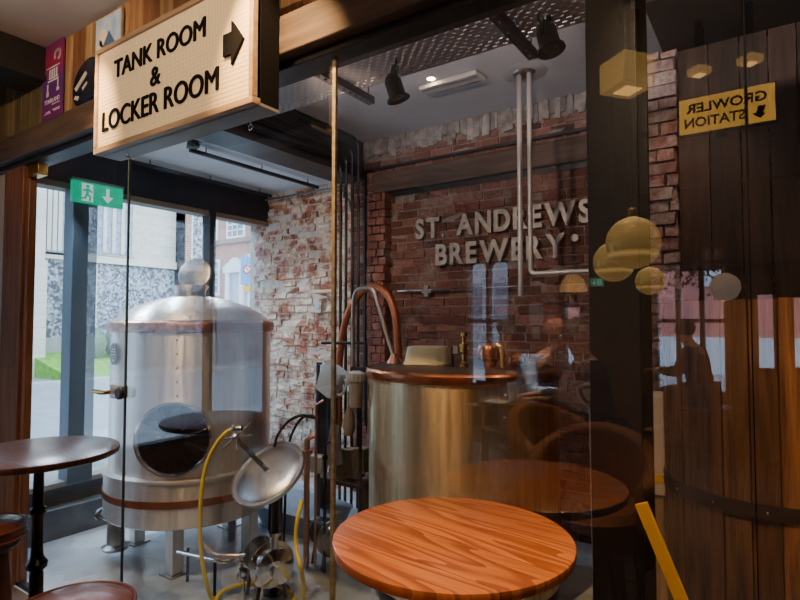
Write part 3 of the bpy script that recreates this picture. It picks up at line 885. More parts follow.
def spot_lamp(px, py, topy, label, tilt):
    D = 2.15
    p = oY(px, py, ty1 - .12)
    s = thing('spotlight', label, 'spotlight', (p.x, p.y, tz), 'black spotlights under the cable tray')
    d = Vector(tilt).normalized()
    L = .125; r = .043
    c = p
    MB().lathe([(0, -L * .55), (r * .55, -L * .55), (r * .8, -L * .45), (r, -L * .3), (r * 1.02, L * .38), (r * 1.35, L * .42), (r * 1.4, L * .5), (r * 1.25, L * .5), (r * .8, L * .4), (0, L * .38)], c, d, 28).build('lamp_head', black, s)
    MB().lathe([(0, 0), (r * .78, 0), (0, .002)], c + d * (L * .42), d, 20).build('lens', mat('dim_lens', (.06, .05, .05), .3), s)
    sd = d.cross(Vector((0, 0, 1))).normalized()
    mb = MB()
    for k in (-1, 1):
        mb.bar(c + sd * k * (r + .006), Vector((p.x, p.y, tz - .03)) + sd * k * (r + .004), .005, .016, up=d)
    mb.bar(Vector((p.x, p.y, tz - .03)) - sd * (r + .008), Vector((p.x, p.y, tz - .03)) + sd * (r + .008), .016, .006)
    mb.build('yoke', black, s)
    MB().lathe([(0, 0), (.02, 0), (.02, .028), (0, .028)], (p.x, p.y, tz - .03), (0, 0, 1), 16).build('mount', black, s)
    MB().tube([c - d * L * .5, c - d * L * .6 + sd * .05, Vector((p.x, p.y, tz - .05)) + sd * .08, Vector((p.x, p.y, tz)) + sd * .07], .004, 8, smooth=2).build('cable', rubber, s)
    return s


spot_lamp(395, 88, 70, 'black spotlight under the cable tray, nearer the gold glass joint', (.25, .2, -1))
spot_lamp(548, 38, 20, 'black spotlight under the cable tray, beside the dark steel column', (.25, -.05, -1))

# four dark conduits along the beam that turn down the wall
for i, (bx, hx, hz) in enumerate(((XB + .33, 3.98, 0), (XB + .38, 4.0, 0), (XB + .43, 4.03, 0), (XB + .48, 4.06, 0))):
    zz = 2.99 + i * .035
    zz = 2.86 + i * .07
    o = MB().tube([(bx, G + .1, zz), (bx, hx - .25, zz), (bx, hx, zz), (bx, hx, zz - .25), (bx, hx, 1.2), (bx, hx, BF)], .014, 10, smooth=3).build('conduit', dark_steel)
    tag(o, 'dark steel conduit run along the black beam and down the brick wall', 'conduit', 'dark conduits beside the black beam')
# black lighting track under the low ceiling
for n_, (a, b) in enumerate((((133, 162), (300, 209)), ((190, 150), (330, 190)))):
    A, B = oZ(a[0], a[1], CZL - .06), oZ(b[0], b[1], CZL - .06)
    o = thing('lighting_track', ('black lighting track on the low ceiling, the one nearer the street', 'black lighting track on the low ceiling, the one nearer the black beam')[n_], 'lighting track', A)
    MB().bar(A, (A.x, min(B.y, BY - .1), A.z), .03, .03).build('rail', black, o)
    for t in (.1, .5, .9):
        y_ = A.y + (min(B.y, BY - .1) - A.y) * t; MB().tube([(A.x, y_, A.z), (A.x, y_, CZL)], .005, 8).build('hanger', black, o)
# thin pipe crossing below the low ceiling
A = oZ(266, 195, CZL - .1); B = oZ(328, 183, CZL - .1)
tag(MB().tube([(SX + .1, BY - .12, CZL - .1), (XB + .1, BY - .12, CZL - .1), (XB + .1, BY - .12, 2.6), (XB + .16, BY - .12, 2.58), (XB + .16, BY - .05, 2.4), (XB + .16, BY - .05, .6)], .011, 8).build('wall_pipe', mat('grey_pipe', (.12, .14, .15), .4, .5)), 'thin grey pipe across the head of the limewashed wall and down', 'pipe')
# small camera-like black fitting on low ceiling
q = oZ(193, 147, CZL - .05)
o = thing('ceiling_speaker', 'small black fitting under the low ceiling beside the sign box', 'fitting', q)
MB().lathe([(0, 0), (.045, 0), (.05, -.05), (.035, -.06), (0, -.06)], (q.x, q.y, CZL - .0), (0, 0, 1), 24).build('body', black, o)
MB().box(q.x - .06, q.x + .06, q.y - .02, q.y + .02, CZL - .055, CZL - .03).build('bracket', black, o)

# pale conduits hanging from a ceiling rose and along the red wall
Yc = 3.82
pale = mat('pale_conduit', (.50, .47, .44), .35, .3)
a0 = oY(519, 80, Yc); a1 = oY(529, 80, Yc)
zbot = oY(518, 296, Yc).z; zb2 = oY(529, 274, Yc).z
rose = thing('ceiling_rose', 'round ceiling plate that the two pale conduits come out of', 'ceiling plate', ((a0.x + a1.x) / 2, Yc, CZR))
MB().lathe([(0, -.004), (.16, -.004), (.17, 0), (.0, 0)], ((a0.x + a1.x) / 2, Yc, CZR), (0, 0, 1), 40).build('ring', plaster, rose)
MB().lathe([(0, -.012), (.075, -.012), (.085, 0), (.0, 0)], ((a0.x + a1.x) / 2, Yc, CZR - .004), (0, 0, 1), 32).build('hub', steel_dull, rose)
tag(MB().tube([(a0.x, Yc, CZR - .01), (a0.x, Yc, zbot)], .019, 14).build('conduit', pale), 'pale vertical conduit ending in mid air, left of the pair', 'conduit')
xr = oY(600, 272, Yc).x
tag(MB().tube([(a1.x, Yc, CZR - .01), (a1.x, Yc, zb2 + .08), (a1.x, Yc, zb2), (a1.x + .08, Yc, zb2), (xr + .2, Yc, zb2)], .017, 14, smooth=2).build('conduit', pale), 'pale conduit that bends and runs sideways to the steel column', 'conduit')
A, B = oY(398, 291, BY - .07), oY(522, 291, BY - .07)
hp = thing('wall_pipe', 'slim bright pipe clamped level on the red brick wall', 'pipe', (A.x, BY - .07, A.z))
MB().tube([(A.x, BY - .07, A.z), (B.x, BY - .07, A.z)], .011, 10).build('tube', chrome, hp)
q = oY(427, 291, BY - .07)
MB().box(q.x - .02, q.x + .02, BY - .09, BY - .05, q.z - .05, q.z + .05).tube([(q.x, BY - .07, q.z), (q.x, BY, q.z)], .01, 8).box(q.x - .05, q.x + .05, BY - .085, BY - .055, q.z - .018, q.z + .018).build('clamp', steel_dull, hp)
# black angle frame
A = oY(365, 172, BY - .04)
tag(MB().box(A.x - .012, A.x + .012, BY - .05, BY - .02, .6, A.z).box(A.x, RX - .1, BY - .07, BY - .055, A.z - .012, A.z + .012).build('angle_frame', black), 'thin black steel angle frame round the corner of the red wall', 'frame')
# reddish brick jamb
xa, xb = oY(368, 250, BY - .1).x, oY(386, 250, BY - .1).x
mb = MB(); bricks(mb, xa, xb, BF, zb, BY - .12, .11, .078, .01, .004, [(1.3, 1.1, 1), (1, .8, .75), (1.5, 1.3, 1.2)], step=.006, depth=.13)
struct('wall_back.005', mb, red_brick, flat=True)

# ------------------------------------------------------------------ ST. ANDREWS BREWERY lettering
ws = thing('wall_lettering', 'weathered metal letters reading ST. ANDREWS BREWERY on the red brick wall', 'sign', (-2, BY - .05, 1.9))
letm = mat('letter_metal', (.50, .44, .38), .5, .3, col2=(.34, .29, .25), nscale=14)
LY = BY - .035


def wall_text(words, pa, pb, hpx):
    A, B, T = oY(pa[0], pa[1], LY), oY(pb[0], pb[1], LY), oY(pa[0], pa[1] - hpx, LY)
    hgt = T.z - A.z; z = (A.z + B.z) / 2
    # letter widths from the font, laid out over A..B
    widths = []
    for ch in words:
        if ch == ' ': widths.append(.32); continue
        vs, _ = text_poly(ch, .0); xs = [v.x for v in vs]; widths.append(max(xs) - min(xs))
    gap = .10; tot = sum(widths) + gap * (len(words) - 1); k = (B.x - A.x) / tot; x = A.x
    for ch, w_ in zip(words, widths):
        if ch != ' ':
            mb = MB(); hh = hgt if ch not in '.' else hgt * .16
            add_text(mb, ch, plane_M((0, LY, 0), (1, 0, 0), (0, 0, 1)), x, x + w_ * k, z, z + hh, .028, .035 if ch != '.' else 0)
            mb.build('letter', letm, ws, flat=True)
        x += (w_ + gap) * k
    return z, hgt


wall_text('ST. ANDREWS', (417, 240), (592, 222.5), 20)
wall_text('BREWERY', (437, 267), (566, 256), 21)
q = oY(575, 238, LY)
MB().lathe([(0, 0), (.03, 0), (.03, .02), (0, .02)], (q.x, LY, q.z), (0, -1, 0), 20).build('round_stud', letm, ws)

# ------------------------------------------------------------------ brewing tank (left)
TC = Vector((-3.70, 2.62, 0)); TR = .582
tk = thing('brewing_tank', 'tall stainless steel brewing tank with domed top and open round manway', 'tank', (TC.x, TC.y, BF))
ztop, zlow, zbt = 1.265, .27, -.04
MB().lathe([(TR * .985, zlow), (TR * .985, ztop)], (TC.x, TC.y, 0), seg=96).build('shell', steel, tk)
MB().lathe([(TR * .97, zbt + .02), (TR + .012, zbt), (TR + .02, zbt + .01), (TR + .02, zlow - .012), (TR + .034, zlow - .006), (TR + .034, zlow + .01), (TR * .985, zlow + .02)], (TC.x, TC.y, 0), seg=96).lathe([(0, zbt + .01), (TR, zbt + .01)], (TC.x, TC.y, 0), seg=96).build('base_jacket', steel, tk)
MB().lathe([(TR + .022, .10), (TR + .027, .102), (TR + .027, .148), (TR + .022, .15)], (TC.x, TC.y, 0), seg=96).build('wooden_band', mat('brown_band', (.17, .05, .02), .35, .2, col2=(.26, .09, .04), nscale=5), tk)
MB().lathe([(TR * .985, ztop - .01), (TR + .012, ztop - .005), (TR + .018, ztop + .03), (TR + .012, ztop + .058), (TR * .97, ztop + .075)], (TC.x, TC.y, 0), seg=96).build('rim_band', copper_pale, tk)
MB().lathe([(TR * .97, ztop + .07), (TR * .88, ztop + .12), (TR * .7, ztop + .18), (TR * .45, ztop + .23), (.17, ztop + .25), (.17, ztop + .255)], (TC.x, TC.y, 0), seg=96).build('domed_top', steel, tk)
mc = oY(190, 300, TC.y); mcx = mc.x
MB().lathe([(.105, 0), (.12, .10), (.135, .12), (.138, .135), (.125, .135), (.11, .11), (.10, 0)], (mcx, TC.y, ztop + .21), seg=40).build('manway_collar', steel, tk)
MB().lathe([(0, .0), (.10, .0)], (mcx, TC.y, ztop + .26), seg=30).build('collar_bore', black, tk)
lc = oY(195, 275, TC.y + .08)
ln = Vector((.42, -.9, .28)).normalized()
lid = MB().lathe([(0, .014), (.06, .012), (.12, 0), (.138, -.006), (.142, .004), (.135, .016), (.12, .02), (0, .03)], lc, ln, 40).build('top_lid', steel_dull, tk)
MB().bar(lc - Vector((0, 0, .12)), (mcx + .02, TC.y + .14, ztop + .33), .03, .012).bar(lc + Vector((-.1, 0, -.02)) , lc + Vector((.1, .04, -.02)), .012, .02).build('hinge', steel_dull, lid)
# manway hole on the front
def on_shell(px, py, rad):
    r_ = ray(px, py); o_ = EYE - Vector((TC.x, TC.y, EYE.z)); a = r_.x ** 2 + r_.y ** 2; b_ = 2 * (o_.x * r_.x + o_.y * r_.y); c_ = o_.x ** 2 + o_.y ** 2 - rad ** 2
    t = (-b_ - math.sqrt(max(0, b_ * b_ - 4 * a * c_))) / (2 * a); return EYE + r_ * t
mw = on_shell(174, 439, TR)
mn = (mw - Vector((TC.x, TC.y, mw.z))).normalized()
MB().lathe([(.222, -.12), (.222, .02), (.232, .034), (.246, .03), (.25, .0), (.25, -.12)], mw, mn, 56).build('manway_ring', chrome, tk)
MB().lathe([(0, -.0), (.224, -.0)], mw, mn, 56).build('manway_opening', mat('dark_interior', (.03, .035, .045), .08, .9, col2=(.06, .07, .09), nscale=2), tk)
# rivets
mb = MB()
for k in range(9):
    q = on_shell(177, 340 + k * 14, TR * .985)
    if q.z > zlow + .5: mb.ball(q, .006, 8, 6)
mb.build('rivets', black, tk)
# oval badge
q = on_shell(114, 354, TR); qn = (q - Vector((TC.x, TC.y, q.z))).normalized(); qx = Vector((0, 0, 1)).cross(qn)
PMb = plane_M(q - qn * .002, qx, (0, 0, 1))
bd = MB(); bd.prism([(.062 * math.cos(t * PI / 16), .075 * math.sin(t * PI / 16)) for t in range(32)], PMb, .008); bd.build('badge', mat('badge_navy', (.02, .06, .11), .4), tk, flat=True)
mb = MB()
for yy, ww in ((.03, .03), (.012, .04), (-.006, .04), (-.045, .012)):
    mb.prism([(-ww, yy), (ww, yy), (ww, yy + .006), (-ww, yy + .006)], PMb @ Matrix.Translation((0, 0, .008)), .001)
mb.build('badge_print', pm, tk, flat=True)
# legs and underside plumbing
lp = [oZ(174, 574, BF), oZ(128, 556, BF)]
for k, an in enumerate((-72, 18, 108, 198)):
    q = Vector((TC.x + .5 * math.cos(R(an)), TC.y + .5 * math.sin(R(an)), BF))
    if k == 0: q = Vector((lp[0].x, lp[0].y, BF))
    if (q - Vector((TC.x, TC.y, BF))).length > .56: q = Vector((TC.x, TC.y, BF)) + (q - Vector((TC.x, TC.y, BF))).normalized() * .56
    lg = MB().box(q.x - .045, q.x + .045, q.y - .045, q.y + .045, BF + .012, zbt + .02).build('leg', steel, tk, bevel=.006)
    MB().box(q.x - .07, q.x + .07, q.y - .07, q.y + .07, BF, BF + .012).build('foot_plate', steel_dull, lg)
vx = oD(122, 530, 3.75)
vc = Vector((TC.x - .3, TC.y - .42, BF + .28))
MB().lathe([(0, 0), (.085, 0), (.095, .02), (.06, .04), (.06, .1), (.05, .28), (0, .28)], (vc.x, vc.y, BF + .08), (0, 0, 1), 28).build('outlet_valve', steel_dull, tk)
MB().tube([vc + Vector((-.16, -.02, .02)), vc + Vector((.0, -.02, .02))], .03, 14).lathe([(0, -.02), (.045, -.02), (.045, .01), (0, .01)], vc + Vector((-.16, -.02, .02)), (1, 0, 0), 20).build('valve_knob', steel_dull, tk)
MB().tube([vc + Vector((.05, .05, -.02)), vc + Vector((.35, .02, .06)), vc + Vector((.75, .25, .1))], .028, 12).build('drain_pipe', steel_dull, tk)

# open manway door swung to the right on its arm
dc = oY(268, 473, 2.45)
md = thing('tank_hatch', 'domed round steel hatch with crossed clamp bars, propped open beside the tank', 'hatch', (dc.x, dc.y, BF))
dn = Vector((.03, -.62, .78)).normalized()
dr = .236
MB().lathe([(0, .035), (dr * .4, .031), (dr * .7, .02), (dr * .88, .008), (dr * .92, 0), (dr * 1.02, 0), (dr * 1.05, .012), (dr * 1.05, -.012), (dr, -.02), (0, -.02)], dc, dn, 56).build('dome', mat('hatch_steel', (.66, .68, .72), .36, 1, col2=(.5, .5, .52), nscale=6), md)
dx, dy = frame_of(dn)
top = oY(242, 447, 2.33)
hub = dc + dn * .06 + (top - dc) * .55
MB().bar(dc - (top - dc) * .55 + dn * .05, dc + (top - dc) * 1.05 + dn * .06, .028, .014, up=dn).build('clamp_bar', steel_dull, md)
mb = MB()
hc = dc + (top - dc) * 1.0 + dn * .09
for k in range(3):
    a = dx * math.cos(k * PI / 3 + .3) + dy * math.sin(k * PI / 3 + .3); mb.tube([hc - a * .13, hc + a * .13], .007, 8)
mb.lathe([(0, -.05), (.02, -.05), (.022, .02), (0, .03)], hc, dn, 16)
mb.build('handwheel', steel_dull, md)
mb = MB(); mb.tube([dc + dn * .05 + dx * -.05, dc + dn * .085, dc + dn * .05 + dx * .05], .006, 8, smooth=1); mb.build('grip', chrome, md)
MB().tube([dc + dn * -.02 + Vector((.02, .05, -.05)), (dc.x + .0, dc.y + .08, dc.z - .15), (dc.x - .01, dc.y + .08, BF + .02)], .036, 14).build('support_post', black, md)
MB().lathe([(0, 0), (.09, 0), (.09, .012), (.035, .03), (0, .03)], (dc.x - .01, dc.y + .08, BF), (0, 0, 1), 24).build('foot_plate', dark_steel, md)

# ------------------------------------------------------------------ kettle
KC = Vector((-1.76, 3.32, 0))
kl, kr = ray(368, 380), ray(560, 380)
kd = math.hypot(KC.x, KC.y)
al = math.atan2(kl.x, kl.y); ar = math.atan2(kr.x, kr.y); mid = (al + ar) / 2; half = (ar - al) / 2
KC = Vector((math.sin(mid) * 3.72, math.cos(mid) * 3.72, 0)); KR = 3.72 * math.sin(half)
print('KETTLE', KC, KR, KC.y + KR)
kt = thing('brew_kettle', 'wide cylindrical steel kettle with copper rim and dark lid', 'kettle', (KC.x, KC.y, BF))
kz = EYE.z + (ray(464, 383).z / math.hypot(*ray(464, 383)[:2])) * (3.72 - KR)
MB().lathe([(KR * .99, BF + .12), (KR * .99, kz)], KC, seg=110).lathe([(0, BF + .12), (KR * .99, BF + .12)], KC, seg=110).build('shell', steel_k, kt)
MB().lathe([(KR * .98, kz - .02), (KR + .008, kz - .018), (KR + .014, kz), (KR + .014, kz + .03), (KR + .004, kz + .042), (KR * .96, kz + .046)], KC, seg=110).build('copper_rim', copper, kt)
MB().lathe([(KR * .97, kz + .04), (KR * .9, kz + .06), (KR * .5, kz + .065), (0, kz + .066)], KC, seg=80).build('lid', mat('lid_dark', (.07, .055, .045), .4, .6, col2=(.12, .09, .07), nscale=5), kt)
for an in (-100, -20, 60, 150):
    MB().box(-.04, .04, -.04, .04, BF, BF + .14, M=Matrix.Translation((KC.x + (KR - .1) * math.cos(R(an)), KC.y + (KR - .1) * math.sin(R(an)), 0))).build('leg', steel_dull, kt)
mb = MB()
for k in range(7):
    r_ = ray(505, 395 + 23 * k); o_ = EYE - Vector((KC.x, KC.y, EYE.z)); a = r_.x ** 2 + r_.y ** 2; b_ = 2 * (o_.x * r_.x + o_.y * r_.y); c_ = o_.x ** 2 + o_.y ** 2 - (KR * .992) ** 2
    t = (-b_ - math.sqrt(b_ * b_ - 4 * a * c_)) / (2 * a); mb.ball(EYE + r_ * t, .007, 10, 6)
mb.build('rivets', chrome, kt)
lz = kz + .066
# things on the lid
def onlid(px, py, z=None): return oZ(px, py, lz if z is None else z)
q = KC + Vector((-.18, -.22, 0)); q = Vector((oY(428, 360, KC.y - .25).x, KC.y - .25, lz + .002))
tb = thing('plastic_tub', 'cream plastic tub turned upside down on the kettle lid', 'tub', q)
mb = MB(); 
def tub(mb, c, w0, d0, w1, d1, h, seg=6):
    def ring(w_, d_, z):
        pts = []
        for sx_, sy_, a0 in ((1, 1, 0), (-1, 1, 90), (-1, -1, 180), (1, -1, 270)):
            for k in range(4):
                a = R(a0 + k * 30); rr_ = min(w_, d_) * .28
                pts.append(Vector((c[0] + sx_ * (w_ / 2 - rr_) + rr_ * math.cos(a), c[1] + sy_ * (d_ / 2 - rr_) + rr_ * math.sin(a), c[2] + z)))
        return pts
    rs = [ring(w0, d0, 0), ring(w0, d0, .012), ring(w0 * .94, d0 * .94, .016), ring(w1, d1, h * .93), ring(w1 * .93, d1 * .93, h)]
    vs = sum(rs, []); fs = []
    for i in range(len(rs) - 1):
        for k in range(16): l = (k + 1) % 16; fs.append((i * 16 + k, i * 16 + l, (i + 1) * 16 + l, (i + 1) * 16 + k))
    fs.append(tuple((len(rs) - 1) * 16 + k for k in range(16))); fs.append(tuple(range(15, -1, -1)))
    mb.add(vs, fs)
tub(mb, q, .30, .22, .25, .18, .115); mb.build('body', cream_plastic, tb, angle=50)
tb.rotation_euler.z = R(14)
# copper dome fitting and brass valves on the lid
q = Vector((oY(490, 355, KC.y - .2).x, KC.y - .2, lz))
o = thing('copper_valve', 'round copper valve body with brass arch standing on the kettle lid', 'valve', q)
MB().lathe([(.04, 0), (.04, .03), (.075, .05), (.085, .09), (.07, .13), (.03, .155), (0, .16)], q, seg=30).build('dome', copper, o)
MB().tube([q + Vector((.10, -.04, 0)), q + Vector((.10, -.04, .10)), q + Vector((.07, -.04, .14)), q + Vector((.04, -.04, .12))], .016, 10, smooth=2).build('arch', brass, o)
q = Vector((oY(464, 355, KC.y - .3).x, KC.y - .3, lz))
o = thing('brass_valve', 'upright brass valve with a white tag on the kettle lid', 'valve', q)
MB().lathe([(.03, 0), (.03, .02), (.015, .03), (.015, .08), (.028, .09), (.028, .14), (.012, .15), (.012, .18), (.022, .19), (.018, .21), (0, .215)], q, seg=20).build('body', brass, o)
MB().tube([q + Vector((-.05, 0, .11)), q + Vector((.05, 0, .11))], .012, 10).build('cross_pipe', brass, o)
MB().box(q.x - .06, q.x - .03, q.y - .03, q.y - .026, q.z + .08, q.z + .13).build('tag', white_plastic, o)
MB().tube([q + Vector((-.07, -.02, 0)), q + Vector((-.07, -.02, .12))], .01, 8).build('side_stem', dark_steel, o)
q = Vector((oY(515, 362, KC.y - .15).x, KC.y - .1, lz))
o = thing('copper_float', 'small round copper cap at the right of the kettle lid', 'cap', q)
MB().lathe([(.05, 0), (.06, .02), (.055, .06), (.03, .08), (0, .085)], q, seg=24).build('dome', copper, o)
# pink-copper knob at front left of lid with stainless pipe
q = Vector((oY(434, 372, KC.y - KR * .7).x + .0, KC.y - KR * .62, lz))
# tall copper vapour bend
Yp = 3.86
P = [oY(339, 372, Yp), oY(340, 350, Yp), oY(345, 320, Yp), oY(356, 296, Yp), oY(372, 284, Yp), oY(388, 292, Yp), oY(396, 315, Yp), oY(398, 345, Yp), oY(399, 366, Yp)]
o = tag(MB().tube([P[0] + Vector((0, 0, -.5))] + P, .032, 16, smooth=2).build('copper_pipe', mat('vapour_copper', (.50, .17, .08), .4, .8, col2=(.34, .12, .06), nscale=9)), 'thick copper pipe arching over behind the kettle', 'pipe')
Yp2 = KC.y - KR * .35
P = [oY(353, 372, Yp2), oY(353, 330, Yp2), oY(353, 297, Yp2), oY(358, 288, Yp2), oY(372, 287, Yp2), oY(376, 296, Yp2), oY(384, 325, Yp2), oY(394, 358, Yp2)]
sp_ = thing('steel_pipe', 'slim stainless pipe bent over the kettle edge into a pink copper cone', 'pipe', P[0])
MB().tube([P[0] + Vector((0, 0, -.4))] + P, .014, 12, smooth=2).build('tube', mat('warm_steel', (.6, .54, .48), .3, 1), sp_)
MB().lathe([(.055, -.06), (.05, -.03), (.03, .0), (.02, .03), (0, .03)], P[-1], seg=20).build('cone', copper_pale, sp_)
# side pipe manifold between gold joint and kettle
Yq = KC.y - .1
A, B = oY(322, 343, Yq), oY(366, 343, Yq)
tag(MB().tube([A, B, (B.x, Yq, B.z - .01), (B.x, Yq, B.z - .6)], .012, 10, smooth=1).build('water_pipe', dark_steel), 'thin dark pipe turned down in front of the limewashed wall', 'pipe')
A = oY(312, 292, BY - .2)
tag(MB().tube([(A.x, BY, A.z), A, A + Vector((.38, 0, .0)), A + Vector((.5, 0, .05))], .018, 10).build('pipe_stub', mat('cream_pipe', (.72, .62, .42), .4)), 'short cream pipe stub crossing in front of the limewashed wall', 'pipe')
q = oY(319, 307, BY - .03)
tag(MB().box(q.x - .045, q.x + .045, BY - .05, BY - .015, q.z - .06, q.z + .06).box(q.x - .03, q.x + .03, BY - .055, BY - .05, q.z - .02, q.z + .02).build('junction_box', mat('socket_grey', (.55, .55, .56), .5), bevel=.004), 'small pale socket box on the limewashed wall', 'socket')
# milky jug hung tilted
q = oY(331, 380, 2.95)
o = thing('plastic_jug', 'milky blue plastic jug hanging tilted beside the filter housing', 'jug', q)
Mj = Matrix.Translation(q) @ Euler((0, R(28), 0)).to_matrix().to_4x4()
mb = MB(); mb2 = MB(); tub(mb2, (0, 0, -.10), .17, .10, .20, .12, .20); mb2.v = [Mj @ v for v in mb2.v]; mb2.build('body', clear_plastic, o, angle=50)
MB().tube([Mj @ Vector(p_) for p_ in ((.09, 0, .07), (.14, 0, .06), (.14, 0, -.04), (.085, 0, -.06))], .01, 8, smooth=2).build('handle', clear_plastic, o)
MB().tube([Mj @ Vector((-.02, 0, .10)), q + Vector((0, .02, .2)), q + Vector((.02, .04, .22))], .004, 6).build('hook', chrome, o)
# water filter housing
q = oY(356, 388, 2.95)
o = thing('water_filter', 'cream cylindrical water filter housing with ribbed cap', 'filter', q)
MB().lathe([(0, -.13), (.04, -.13), (.046, -.12), (.052, .05), (0, .05)], q, seg=30).build('canister', mat('filter_cream', (.58, .48, .38), .45, col2=(.46, .36, .28), nscale=8), o)
mb = MB().lathe([(.056, .045), (.062, .05), (.062, .10), (.03, .115), (0, .115)], q, seg=30)
for k in range(16): mb.box(.058, .068, -.004, .004, .05, .105, M=Matrix.Translation(q) @ Matrix.Rotation(k * PI / 8, 4, 'Z'))
mb.build('cap', white_plastic, o)
MB().box(q.x - .07, q.x + .07, q.y + .03, q.y + .07, q.z + .1, q.z + .14).tube([q + Vector((0, .05, .12)), q + Vector((0, .05, -1.2)), (q.x, q.y + .05, BF)], .012, 8).build('bracket', dark_steel, o)
# blue frame rack with dangling paddles
q0, q1 = oY(319, 362, 3.3), oY(330, 455, 3.3)
o = thing('utensil_rack', 'blue edged rack of dark brewing tools with a white tray at its foot', 'rack', (q0.x, 3.3, BF))
blue = mat('blue_paint', (.03, .07, .16), .5)
zt, zb_ = q0.z, q1.z
MB().box(q0.x - .01, q0.x + .01, 3.28, 3.3, zb_, zt).box(q0.x + .10, q0.x + .12, 3.28, 3.3, zb_, zt).box(q0.x, q0.x + .12, 3.28, 3.3, zt - .02, zt).box(q0.x, q0.x + .02, 3.28, 3.3, BF, zb_).build('frame', blue, o)
MB().box(q0.x + .0, q0.x + .19, 3.29, 3.31, zb_, zt - .1).build('dark_panel', mat('panel_navy', (.02, .022, .035), .6), o)
MB().box(q0.x - .02, q0.x + .12, 3.2, 3.28, zb_ - .13, zb_ + .0).build('tray', mat('pale_tray', (.5, .5, .48), .5), o, bevel=.01)
MB().prism([(0, 0), (.06, .3), (.14, .3), (.18, .02), (.1, -.03)], plane_M((q0.x + .10, 3.26, zb_ - .05), (1, 0, 0), (0, 0, 1)), -.01).build('grey_scoop', mat('scoop_grey', (.22, .21, .22), .5), o)
q = oY(349, 418, 3.0)
o = thing('wooden_paddle', 'pale wooden paddle hanging head down under the filter', 'paddle', q)
MB().lathe([(0, 0), (.03, 0), (.045, .06), (.035, .14), (.012, .2), (.012, .3), (0, .3)], q - Vector((0, 0, .12)), seg=16).build('blade', mat('old_wood', (.30, .22, .15), .7), o)
MB().tube([q + Vector((0, 0, .18)), q + Vector((0, .05, .2))], .004, 6).build('hook', steel_dull, o)
# black hoses hooping from the wall
for k, (a, b, c_, e_) in enumerate((((272, 445), (284, 424), (300, 414), (314, 418)), ((287, 446), (296, 424), (305, 415), (318, 417)))):
    y_ = 2.6 + .3 * k
    o = MB().tube([Vector((oY(*a, y_).x - .03, y_, BF + .01)), oY(*a, y_), oY(*b, y_), oY(*c_, y_), oY(*e_, y_ + .1)], .0095, 10, smooth=3).build('black_hose', rubber)
    tag(o, ('black rubber hose hooping over by the open hatch, the wider hoop', 'black rubber hose hooping over by the limewashed wall, the tighter hoop')[k], 'hose')
# upright pipes in the middle
for k, (px, pt, rr_, mm, lb_) in enumerate(((307, 440, .022, copper_pale, 'stout tarnished upright pipe behind the open hatch'), (316, 405, .010, copper_pale, 'thin copper coloured upright pipe in front of the limewashed wall'), (325, 445, .011, dark_steel, 'dark upright pipe by the blue edged rack'))):
    q = oY(px, pt, 2.9)
    tag(MB().tube([(q.x, 2.9, BF), (q.x, 2.9, q.z), (q.x + .03, 2.94, q.z + .03)], rr_, 12).lathe([(0, 0), (rr_ * 1.7, 0), (rr_ * 1.7, .03), (0, .03)], (q.x, 2.9, q.z - .1), seg=16).build('upright_pipe', mm), lb_, 'pipe')
# long grey trough at foot of the wall
A, B = oY(262, 500, 3.3), oY(318, 540, 3.3)
o = thing('floor_trough', 'blue grey plastic trough on the floor under the limewashed wall', 'trough', ((A.x + B.x) / 2, 3.4, BF))
mb = MB(); tub(mb, ((A.x + B.x) / 2, 3.45, BF), B.x - A.x + .1, .40, B.x - A.x + .2, .5, A.z - BF); mb.build('tub', mat('trough_blue', (.22, .28, .34), .5), o, angle=50)
# rubble / kegs under the wall: stacked timber offcuts
for k in range(5):
    q = oY(338 + k * 6, 462 + (k % 2) * 6, 3.5)
    o = tag(MB().box(-.05, .05, -.05, .05, 0, .16, jit=.006, M=Matrix.Translation((q.x, 3.5, q.z - .05))).box(-.055, .055, -.055, .055, -.02, 0, M=Matrix.Translation((q.x, 3.5, q.z - .05))).build('wood_block', mat('offcut_%d' % k, (.30 - k * .03, .17, .09), .7)), 'small rough timber block on the shelf beside the kettle', 'block', 'timber blocks beside the kettle')
qs = oY(350, 478, 3.5)
o = thing('low_shelf', 'dark low shelf of blocks between the rack and the kettle', 'shelf', (qs.x, 3.5, BF))
MB().box(qs.x - .3, qs.x + .18, 3.4, 3.6, qs.z - .04, qs.z - .01).build('board', wood_dark, o)
for sx_ in (-.28, .16): MB().box(qs.x + sx_ - .015, qs.x + sx_ + .015, 3.42, 3.58, BF, qs.z - .04).build('leg', wood_dark, o)

